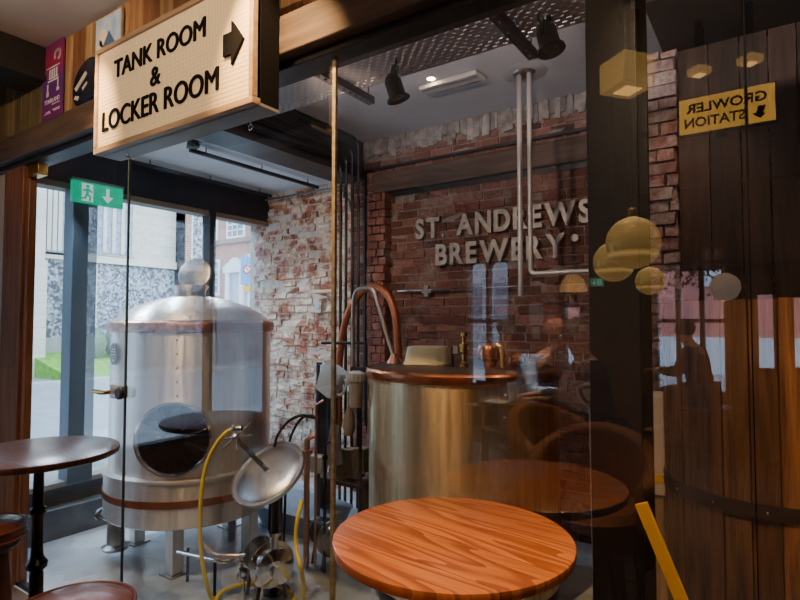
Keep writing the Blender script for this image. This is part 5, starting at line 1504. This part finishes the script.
# hedge bushes
bush = mat('hedge_green', (.07, .13, .07), .9, col2=(.14, .22, .13), nscale=30, bump=1)
for k, px in enumerate((96, 115, 134)):
    q = oX(px, 340, CX + .8); r_ = .26
    mb = MB().ball((0, 0, 0), r_, 20, 14, (1, 1, 1.5))
    mb.v = [v * (1 + .10 * math.sin(v.x * 23 + k) * math.cos(v.y * 21) + random.uniform(-.03, .03)) for v in mb.v]
    mb.v = [v + Vector((CX + .8, q.y, .38 + r_ * 1.4)) for v in mb.v]
    tag(mb.build('round_bush', bush, angle=180), ('clipped bush before the church wall, nearest the blue street post', 'clipped bush before the church wall, middle one of three', 'clipped bush before the church wall, nearest the brewing tank')[k], 'bush', 'clipped bushes by the church')
# flint garden wall with brick quoin next to church
a = oX(206, 300, CX).y
# second, farther church block with red brick corner
o = thing('tower_house', 'pale rendered and flint block beside the church', 'building', (CX - 1, a + 1, GZ))
bA, bB = cy1 + .15, oX(185, 300, CX + .6).y
MB().box(CX, CX + .6, bA, bB, GZ, 7.2).build('brick_corner', brick_mat('quoin_brick', (.35, .13, .09), (.45, .2, .14), (.4, .35, .3), 'YZ'), o)
MB().box(CX, CX + .55, bB, oX(193, 300, CX + .6).y, GZ, 7).build('rendered_wall', mat('render_white', (.66, .70, .74), .8), o)
MB().box(CX, CX + .5, oX(193, 300, CX + .6).y, oX(206, 300, CX + .6).y, GZ, 7).build('flint_panel', fl, o)
# georgian house facing us, wall parallel to the brewery screen
HY = 17.0
hb = brick_mat('georgian_brick', (.42, .16, .10), (.52, .22, .15), (.45, .36, .30), 'XZ', 1, .24, .085, .012)
A, B = oY(205, 300, HY), oY(285, 300, HY)
hs = thing('brick_house', 'red brick Georgian house with white sash windows and pedimented door', 'house', ((A.x + B.x) / 2, HY + 1, GZ))
MB().box(A.x - .5, B.x + 9, HY, HY + 5, GZ, 12).build('facade', hb, hs)
zc_ = oY(235, 241, HY).z
MB().box(A.x - .55, B.x + 9, HY - .12, HY, zc_ - .1, zc_ + .12).build('string_course', mat('brown_stone', (.30, .2, .17), .8), hs)
wpaint = mat('white_paint', (.78, .80, .82), .5)
wglass = mat('dark_pane', (.10, .13, .17), .15, col2=(.2, .24, .28), nscale=3)
for (x0, x1, yt, yb, nx, nz) in ((209, 217, 210, 239, 2, 4), (229, 244, 212, 237, 3, 4), (255, 270, 213, 234, 3, 4), (210, 219, 262, 293, 2, 4), (256, 271, 262, 293, 3, 4)):
    a, b = oY(x0, yb, HY), oY(x1, yt, HY)
    f_ = MB().box(a.x - .12, b.x + .12, HY - .06, HY, a.z - .15, b.z + .12).build('window_frame', wpaint, hs)
    MB().box(a.x, b.x, HY - .07, HY - .06, a.z, b.z).build('pane', wglass, f_)
    mb = MB()
    for k in range(1, nx): xx = a.x + (b.x - a.x) * k / nx; mb.box(xx - .03, xx + .03, HY - .10, HY - .07, a.z, b.z)
    for k in range(1, nz): zz = a.z + (b.z - a.z) * k / nz; mb.box(a.x, b.x, HY - .10, HY - .07, zz - .03, zz + .03)
    mb.build('glazing_bars', wpaint, f_)
a, b = oY(228, 318, HY), oY(246, 272, HY); zp = oY(237, 258, HY).z; z_s = oY(237, 320, HY).z
dd = MB().box(a.x, a.x + .25, HY - .2, HY, z_s, b.z).box(b.x - .25, b.x, HY - .2, HY, z_s, b.z).box(a.x - .1, b.x + .1, HY - .25, HY, b.z, b.z + .25).build('door_surround', wpaint, hs)
mb = MB().prism([(a.x - .15, b.z + .25), (b.x + .15, b.z + .25), ((a.x + b.x) / 2, zp)], plane_M((0, HY, 0), (1, 0, 0), (0, 0, 1)), .25); mb.build('pediment', wpaint, dd)
MB().box(a.x + .25, b.x - .25, HY - .08, HY, z_s, b.z).build('door', mat('grey_door', (.42, .50, .60), .5), hs)
MB().box(a.x - .1, b.x + .1, HY - 1.0, HY, GZ, z_s).build('steps', stone, hs)
# parking sign
D = 8.0; q = oD(247, 300, D)
pk = thing('parking_sign', 'blue no-parking sign with red ring on a grey post', 'road sign', (q.x, q.y, GZ))
t_, b_ = oD(247, 257, D), oD(247, 285, D); wd = 13 * D / FPX
nrm = (EYE - q); nrm.z = 0; nrm.normalize(); xd = Vector((0, 0, 1)).cross(nrm)
MB().tube([(q.x, q.y, GZ), (q.x, q.y, t_.z + .05)], .035, 14).build('post', mat('post_grey', (.40, .45, .50), .5), pk)
PMs = plane_M(Vector((q.x, q.y, b_.z)) + nrm * .04, xd, (0, 0, 1)); hh = t_.z - b_.z
MB().box(-wd / 2, wd / 2, 0, hh, -.005, .005, M=PMs).build('plate', mat('sign_blue', (.12, .32, .62), .4), pk)
rg = wd * .36
mb = MB(); mb.prism([(rg * math.cos(t * PI / 12), hh * .55 + rg * math.sin(t * PI / 12)) for t in range(24)], PMs @ Matrix.Translation((0, 0, .006)), .002); mb.build('white_disc', wpaint, pk, flat=True)
mb = MB().tube([PMs @ Vector((rg * .8 * math.cos(t * PI / 12), hh * .55 + rg * .8 * math.sin(t * PI / 12), .01)) for t in range(24)], rg * .14, 6, closed=True)
mb.bar(PMs @ Vector((-rg * .5, hh * .55 + rg * .5, .01)), PMs @ Vector((rg * .5, hh * .55 - rg * .5, .01)), rg * .2, .004, up=nrm); mb.build('red_ring', mat('sign_red', (.5, .03, .05), .4), pk)
MB().box(-wd * .3, wd * .3, -.10, -.01, -.005, .006, M=PMs).build('yellow_plate', yellow_paint, pk)

# building with salmon front behind the rear windows, and plain terrace
sal = mat('salmon_render', (.62, .22, .18), .8)
o = thing('salmon_building', 'salmon pink rendered shop building across the rear street', 'building', (0, -16, GZ))
MB().box(-5.5, 4.5, -17, -14, GZ, 9).build('facade', sal, o)
for xx in (-3.6, -1.2, 1.2, 3.2): MB().box(xx - .5, xx + .5, -14, -13.92, 2.3, 4.2).build('window_frame', wpaint, o)
MB().box(-5.5, 4.5, -14, -13.9, GZ, .9).build('shop_base', wpaint, o)
o = thing('grey_terrace', 'pale grey terrace across the rear street', 'building', (-10, -18, GZ))
MB().box(-15, -5.6, -19, -16, GZ, 5.5).build('facade', mat('grey_render', (.45, .47, .5), .8, col2=(.36, .38, .4), nscale=.6), o)
for k in range(8): MB().box(-14.5 + k * 1.15, -13.9 + k * 1.15, -16, -15.92, 1.4, 2.8).build('window_frame', wglass, o)
# ------------------------------------------------------------------ seated drinkers (seen mirrored)
skin = mat('skin', (.50, .27, .18), .5)
def skin_obj(name, pts, edges, radii, m, parent, root=0, sub=2):
    me = bpy.data.meshes.new(name); off = parent.location
    me.from_pydata([tuple(Vector(p_) - 0 * off) for p_ in pts], edges, [])
    o = bpy.data.objects.new(name, me); COL.objects.link(o); o.parent = parent
    o.modifiers.new('skin', 'SKIN'); s_ = o.modifiers.new('sub', 'SUBSURF'); s_.levels = 1; s_.render_levels = sub
    for i, r_ in enumerate(radii):
        v = me.skin_vertices[0].data[i]; v.radius = (r_, r_) if not isinstance(r_, tuple) else r_
        v.use_root = (i == root)
    me.materials.append(m)
    for p_ in me.polygons: p_.use_smooth = True
    return o


def person(label, loc, rz, shirt, hair, trousers, lean=.1, headdown=.05):
    P = thing('person', label, 'person', (loc[0], loc[1], 0))
    # local frame: facing +y, seat at z=.46
    hip = Vector((0, 0, .54)); chest = Vector((0, lean * 1.1, .92)); neck = Vector((0, lean * 1.5, 1.08)); head = Vector((0, lean * 1.5 + headdown + .02, 1.20))
    pts = [hip, (hip + chest) / 2, chest, neck, head - Vector((0, .01, .04)), head + Vector((0, 0, .07))]
    rad = [(.15, .12), (.135, .11), (.16, .11), .052, .072, .078]
    E = [(0, 1), (1, 2), (2, 3), (3, 4), (4, 5)]
    arms = []
    for s_ in (-1, 1):
        i0 = len(pts)
        sh = chest + Vector((s_ * .19, 0, .08)); el = sh + Vector((s_ * .05, .12, -.25)); wr = el + Vector((-s_ * .1, .24, .02)); pm_ = wr + Vector((-s_ * .02, .06, .0))
        pts += [sh, el, wr, pm_]; rad += [.055, .042, .026, (.036, .018)]
        E += [(2, i0), (i0, i0 + 1), (i0 + 1, i0 + 2), (i0 + 2, i0 + 3)]
        arms.append((sh, el, wr))
        for f_ in range(4):
            j = len(pts); bx = pm_ + Vector(((f_ - 1.5) * .02, .03, 0)); L = (.035, .042, .038, .028)[f_]
            pts += [bx, bx + Vector((0, L, -.008)), bx + Vector((0, L * 1.6, -.03))]; rad += [.0095, .0085, .0075]
            E += [(i0 + 3, j), (j, j + 1), (j + 1, j + 2)]
        j = len(pts); pts += [wr + Vector((-s_ * .04, .03, .005)), wr + Vector((-s_ * .055, .065, .0))]; rad += [.011, .009]
        E += [(i0 + 2, j), (j, j + 1)]
        k0 = len(pts); hp_ = hip + Vector((s_ * .09, .02, -.02)); kn = hp_ + Vector((s_ * .04, .42, .0)); an = kn + Vector((0, .02, -.44)); toe = an + Vector((0, .14, -.03))
        pts += [hp_, kn, an, toe]; rad += [.085, .06, .042, .035]; E += [(0, k0), (k0, k0 + 1), (k0 + 1, k0 + 2), (k0 + 2, k0 + 3)]
    skin_obj('body', pts, E, rad, skin, P)
    # clothes follow the body
    cp = [hip + Vector((0, 0, .0)), (hip + chest) / 2, chest, chest + Vector((0, .01, .11))]; cr = [(.18, .15), (.175, .15), (.21, .155), (.085, .075)]; ce = [(0, 1), (1, 2), (2, 3)]
    for (sh, el, wr) in arms:
        j = len(cp); cp += [sh, el, wr - (wr - el) * .12]; cr += [.078, .058, .038]; ce += [(2, j), (j, j + 1), (j + 1, j + 2)]
    skin_obj('shirt', cp, ce, cr, shirt, P)
    tp = [hip - Vector((0, 0, .01))]; trd = [(.175, .14)]; te = []
    for s_ in (-1, 1):
        hp_ = hip + Vector((s_ * .09, .02, -.02)); kn = hp_ + Vector((s_ * .04, .42, .0)); an = kn + Vector((0, .02, -.40)); j = len(tp)
        tp += [hp_, kn, an]; trd += [.1, .075, .062]; te += [(0, j), (j, j + 1), (j + 1, j + 2)]
    skin_obj('trousers', tp, te, trd, trousers, P)
    off = P.location.copy(); 
    hc = head + Vector((0, 0, .03)) + off
    mb = MB().ball(hc + Vector((0, -.018, .028)), .105, 20, 14, (.95, 1.02, 1.0)); mb.build('hair', hair, P)
    mb = MB(); mb.ball(hc + Vector((0, .095, -.02)), .016, 8, 6, (.8, 1, 1.2)); mb.build('nose', skin, P)
    mb = MB()
    for s_ in (-1, 1): mb.ball(hc + Vector((s_ * .032, .078, .01)), .011, 8, 6)
    mb.build('eyes', ink, P)
    MB().ball(hc + Vector((0, .083, -.055)), .018, 8, 6, (1.2, .4, .3)).build('mouth', leather_tan, P)
    for s_ in (-1, 1): MB().ball(hc + Vector((s_ * .082, 0, 0)), .022, 8, 6, (.4, .8, 1.2)).build('ear', skin, P)
    for s_ in (-1, 1):
        q = off + hip + Vector((s_ * .13, .50, -.50)); MB().ball(q, .05, 14, 8, (.9, 2.2, .8)).build('shoe', rubber, P)
    P.rotation_euler.z = rz
    # simple bench under them
    return P


def bench(loc, rz, label):
    o = thing('high_bench', label, 'bench', (loc[0], loc[1], BF))
    c = Vector((loc[0], loc[1], 0))
    MB().box(c.x - .32, c.x + .32, c.y - .22, c.y + .16, .345, .375).build('seat', leather_dark, o, bevel=.01)
    for sx_ in (-.28, .28):
        for sy_ in (-.18, .13): MB().box(c.x + sx_ - .02, c.x + sx_ + .02, c.y + sy_ - .02, c.y + sy_ + .02, BF, .345).build('leg', wood_leg, o)
    MB().box(c.x - .28, c.x + .28, c.y + .28, c.y + .6, -.04, -.01).box(c.x - .28, c.x - .25, c.y - .18, c.y + .3, -.04, -.01).box(c.x + .25, c.x + .28, c.y - .18, c.y + .3, -.04, -.01).build('footrest', wood_leg, o)
    o.rotation_euler.z = rz


blue_shirt = mat('pale_blue_shirt', (.34, .48, .72), .8)
dark_coat = mat('dark_coat', (.025, .022, .025), .85)
denim = mat('dark_denim', (.04, .05, .09), .85)
hair_red = mat('auburn_hair', (.22, .07, .03), .7, bump=.4, nscale=40)
hair_dk = mat('dark_hair', (.02, .014, .012), .7, bump=.4, nscale=40)
pp = mir(oZ(540, 350, 1.28)) 
def place(px, py, D):
    p_ = mir(oD(px, py, D)); return (p_.x, p_.y)
for (px, py, D, rz, sh_, hr, lb_, bl2) in (
        (522, 356, 5.0, R(-65), blue_shirt, hair_red, 'seated person with auburn hair in a pale blue shirt, leaning forward', 'dark high bench under the person in the blue shirt'),
        (600, 352, 4.1, R(60), dark_coat, hair_dk, 'seated person in a dark coat nearest the tan chairs, dark hair', 'dark high bench under the person nearest the tan chairs'),
        (702, 345, 6.2, R(100), dark_coat, hair_dk, 'seated person in a dark coat in front of the large rear window', 'dark high bench before the large rear window'),
        (497, 360, 6.4, R(-60), mat('rust_jumper', (.2, .07, .04), .8), hair_dk, 'seated person in a rust jumper before the arched windows', 'dark high bench before the arched windows')):
    x_, y_ = place(px, py, D)
    person(lb_, (x_, y_), rz, sh_, hr, denim, lean=.24 if px == 522 else .08)
    bench((x_, y_), rz, bl2)
# little table with a glass of beer
x_, y_ = place(512, 386, 4.2)
o = thing('side_table', 'small round side table holding a glass of beer', 'table', (x_, y_, BF))
MB().lathe([(0, .70), (.25, .70), (.25, .73), (0, .73)], (x_, y_, 0), seg=40).build('tabletop', wood_leg, o)
MB().lathe([(0, BF), (.18, BF), (.18, BF + .02), (.03, BF + .05), (.025, .70), (0, .70)], (x_, y_, 0), seg=24).build('pedestal', black_gloss, o)
o = thing('beer_glass', 'half full glass of amber beer on the small side table', 'glass', (x_, y_, .732))
MB().lathe([(.03, .0), (.038, .13), (.036, .13), (.028, .01)], (x_, y_, .732), seg=24).build('glass', mat('beer_tumbler', (.7, .75, .8), .1, emis=(.5, .6, .7), estr=.05), o)
MB().lathe([(0, .0), (.027, .005), (.033, .08), (0, .08)], (x_, y_, .732), seg=24).build('beer', mat('amber_beer', (.7, .33, .04), .2), o)
tag(MB().box(x_ - .14, x_ + .02, y_ + .04, y_ + .22, .732, .736).build('menu_card', white_plastic), 'white menu card lying by the beer glass', 'card')

# ------------------------------------------------------------------ lights
def area(name, loc, rot, sx_, sy_, e, col, portal=False):
    l = bpy.data.lights.new(name, 'AREA'); l.shape = 'RECTANGLE'; l.size = sx_; l.size_y = sy_; l.energy = e; l.color = col
    if portal: l.cycles.is_portal = True
    o = bpy.data.objects.new(name, l); o.location = loc; o.rotation_euler = rot; COL.objects.link(o); return o


def spot(name, loc, target, e, col, ang=60, blend=.6, size=.04):
    l = bpy.data.lights.new(name, 'SPOT'); l.energy = e; l.color = col; l.spot_size = R(ang); l.spot_blend = blend; l.shadow_soft_size = size if size > .05 else min(size, .012)
    o = bpy.data.objects.new(name, l); o.location = loc; d = Vector(target) - Vector(loc); o.rotation_euler = d.to_track_quat('-Z', 'Y').to_euler(); COL.objects.link(o); return o


# sky portals in the big openings (emit along -Z local, so point them into the rooms)
area('window_portal', (SX - .1, (G + BY) / 2, 1.25), (0, R(-90), 0), 2.6, BY - G, 1, (1, 1, 1), True)
area('window_portal', (SX - .2, (wy0 + wy1) / 2, 1.26), (0, R(-90), 0), 2.3, wy1 - wy0, 1, (1, 1, 1), True)
warm = (1, .62, .30)
spot('bar_spot', (-.45, .95, 3.05), (-.70, 1.3, .75), 95, (1, .58, .27), 48, .8)
spot('bar_spot', (-2.3, .9, 3.05), (-2.4, 1.1, .6), 26, warm, 60, .8)
spot('sign_spot', (-1.9, .1, 2.95), (-2.25, SY, 2.4), 44, (1, .72, .42), 75, .9)
spot('header_spot', (-2.6, .3, 2.9), (-3.6, 1.6, 2.8), 60, (1, .66, .36), 80, .9)
spot('header_spot', (-.2, .4, 2.95), (-1.0, 1.6, 2.6), 12, (1, .6, .3), 80, .9)
spot('kettle_fill', (-1.5, .95, 3.0), (-1.8, 2.8, .75), 190, (1, .60, .26), 46, .8)  # added unseen lamp, gives the kettle its gold highlight
for y_ in (2.1, 2.9, 3.8): spot('daylight_fill', (SX + .2, y_, 2.46), (SX + 1.3, y_ - .2, BF), 60, (.70, .85, 1), 110, .9)  # unseen cool spots added under the lintel to boost the window daylight
spot('pump_fill', (-2.5, 1.77, 2.5), (-2.6, 2.6, -.3), 40, (1, .9, .78), 40, .9)  # added fill behind the header, brightens the pumps
spot('filter_fill', (-2.5, 1.77, 2.5), (-2.6, 2.95, 1.0), 22, (1, .9, .8), 30, .8)  # added fill behind the header for the jug and filter
spot('ceiling_fill', (-4.0, 1.80, 2.52), (-4.3, 3.4, 2.82), 14, (.8, .88, 1), 120, .9)  # unseen cool fill added to lighten the low ceiling
spot('limewash_fill', (-3.0, 1.77, 2.5), (-4.1, BY, 1.3), 60, (1, .74, .5), 75, .9)  # unseen warm fill added for the limewashed wall
spot('wall_fill', (-1.9, 1.77, 2.5), (-2.0, BY, 2.0), 50, (1, .78, .62), 80, .9, .07)  # added fill tucked out of sight behind the header, lights the red wall
spot('tank_fill', (-2.7, .95, 3.0), (-3.5, 2.3, .7), 150, (1, .66, .36), 50, .8)  # added unseen warm lamp, brightens the tank
spot('vat_spot', (-.1, .9, 3.0), (0, 2.7, .15), 125, (1, .64, .36), 50, .9)
spot('rear_spot', (-1.5, -2.2, 3.05), (-1.5, -3.2, .5), 40, warm, 110, .8)
spot('rear_spot', (.8, -1.5, 3.05), (.5, -3.0, .5), 25, warm, 110, .8)
dx_, dy_ = place(522, 356, 5.0)
spot('drinker_fill', (dx_ + .5, dy_ + 1.0, 3.05), (dx_, dy_, .95), 420, (1, .85, .7), 60, .8)  # unseen lamp added so the blue shirt shows in the glass
spot('chair_spot', (-1.0, -.3, 3.05), (-.8, .4, .6), 45, (1, .55, .25), 60, .8)
spot('pier_spot', (-.25, 2.9, 2.9), (-.55, 3.5, 1.8), 12, (1, .7, .5), 80, .8)
for x_ in (-2.0, -.9, .4): spot('tray_fill', (x_, 2.0, 2.68), (x_ - .3, 2.9, 3.17), 26, (1, .84, .78), 150, .9, .02)  # added fill spots hidden above the tray, lift the ceiling
for x_, e_ in ((-3.3, 55), (-2.3, 50), (-.9, 28), (.3, 24)): spot('bar_fill', (x_, .75, 3.05), (x_ * .9, -.9, .6), e_, (1, .76, .52), 150, .9, .03)  # wide fill spots added near the glass to brighten the bar
for x_, y_ in ((-2.6, -1.6), (-.9, -2.6), (.6, -2.0)): spot('bar_fill', (x_, y_, 3.05), (x_, y_ - .3, .6), 45, (1, .68, .4), 140, .9, .015)  # more added fill, farther back in the bar
# recessed downlight glimpsed in the brewery ceiling
q = oZ(431, 79, CZR - .004)
o = thing('downlight', 'small glowing downlight in the brewery ceiling', 'downlight', q)
MB().lathe([(.03, 0), (.05, 0), (.05, .004), (.03, .004)], q, seg=24).build('bezel', white_plastic, o)
MB().lathe([(0, .001), (.03, .001)], q, seg=20).build('lens', M_led, o)
q = oZ(455, 84, CZR - .03)
o = thing('ceiling_vent', 'flat pale panel heater fixed to the brewery ceiling', 'vent', q)
MB().box(q.x - .28, q.x + .22, q.y - .08, q.y + .08, CZR - .04, CZR - .002).build('panel', plaster, o, bevel=.006)
MB().box(q.x - .26, q.x + .2, q.y - .05, q.y - .04, CZR - .044, CZR - .04).box(q.x - .26, q.x + .2, q.y + .03, q.y + .04, CZR - .044, CZR - .04).build('slots', steel_dull, o)

scene.view_settings.view_transform = 'AgX'
scene.view_settings.look = 'AgX - Base Contrast'
scene.view_settings.exposure = .65
scene.cycles.max_bounces = 8
scene.cycles.transparent_max_bounces = 16
scene.cycles.sample_clamp_indirect = 6
scene.cycles.caustics_reflective = False
scene.cycles.caustics_refractive = False
scene.cycles.use_denoising = True
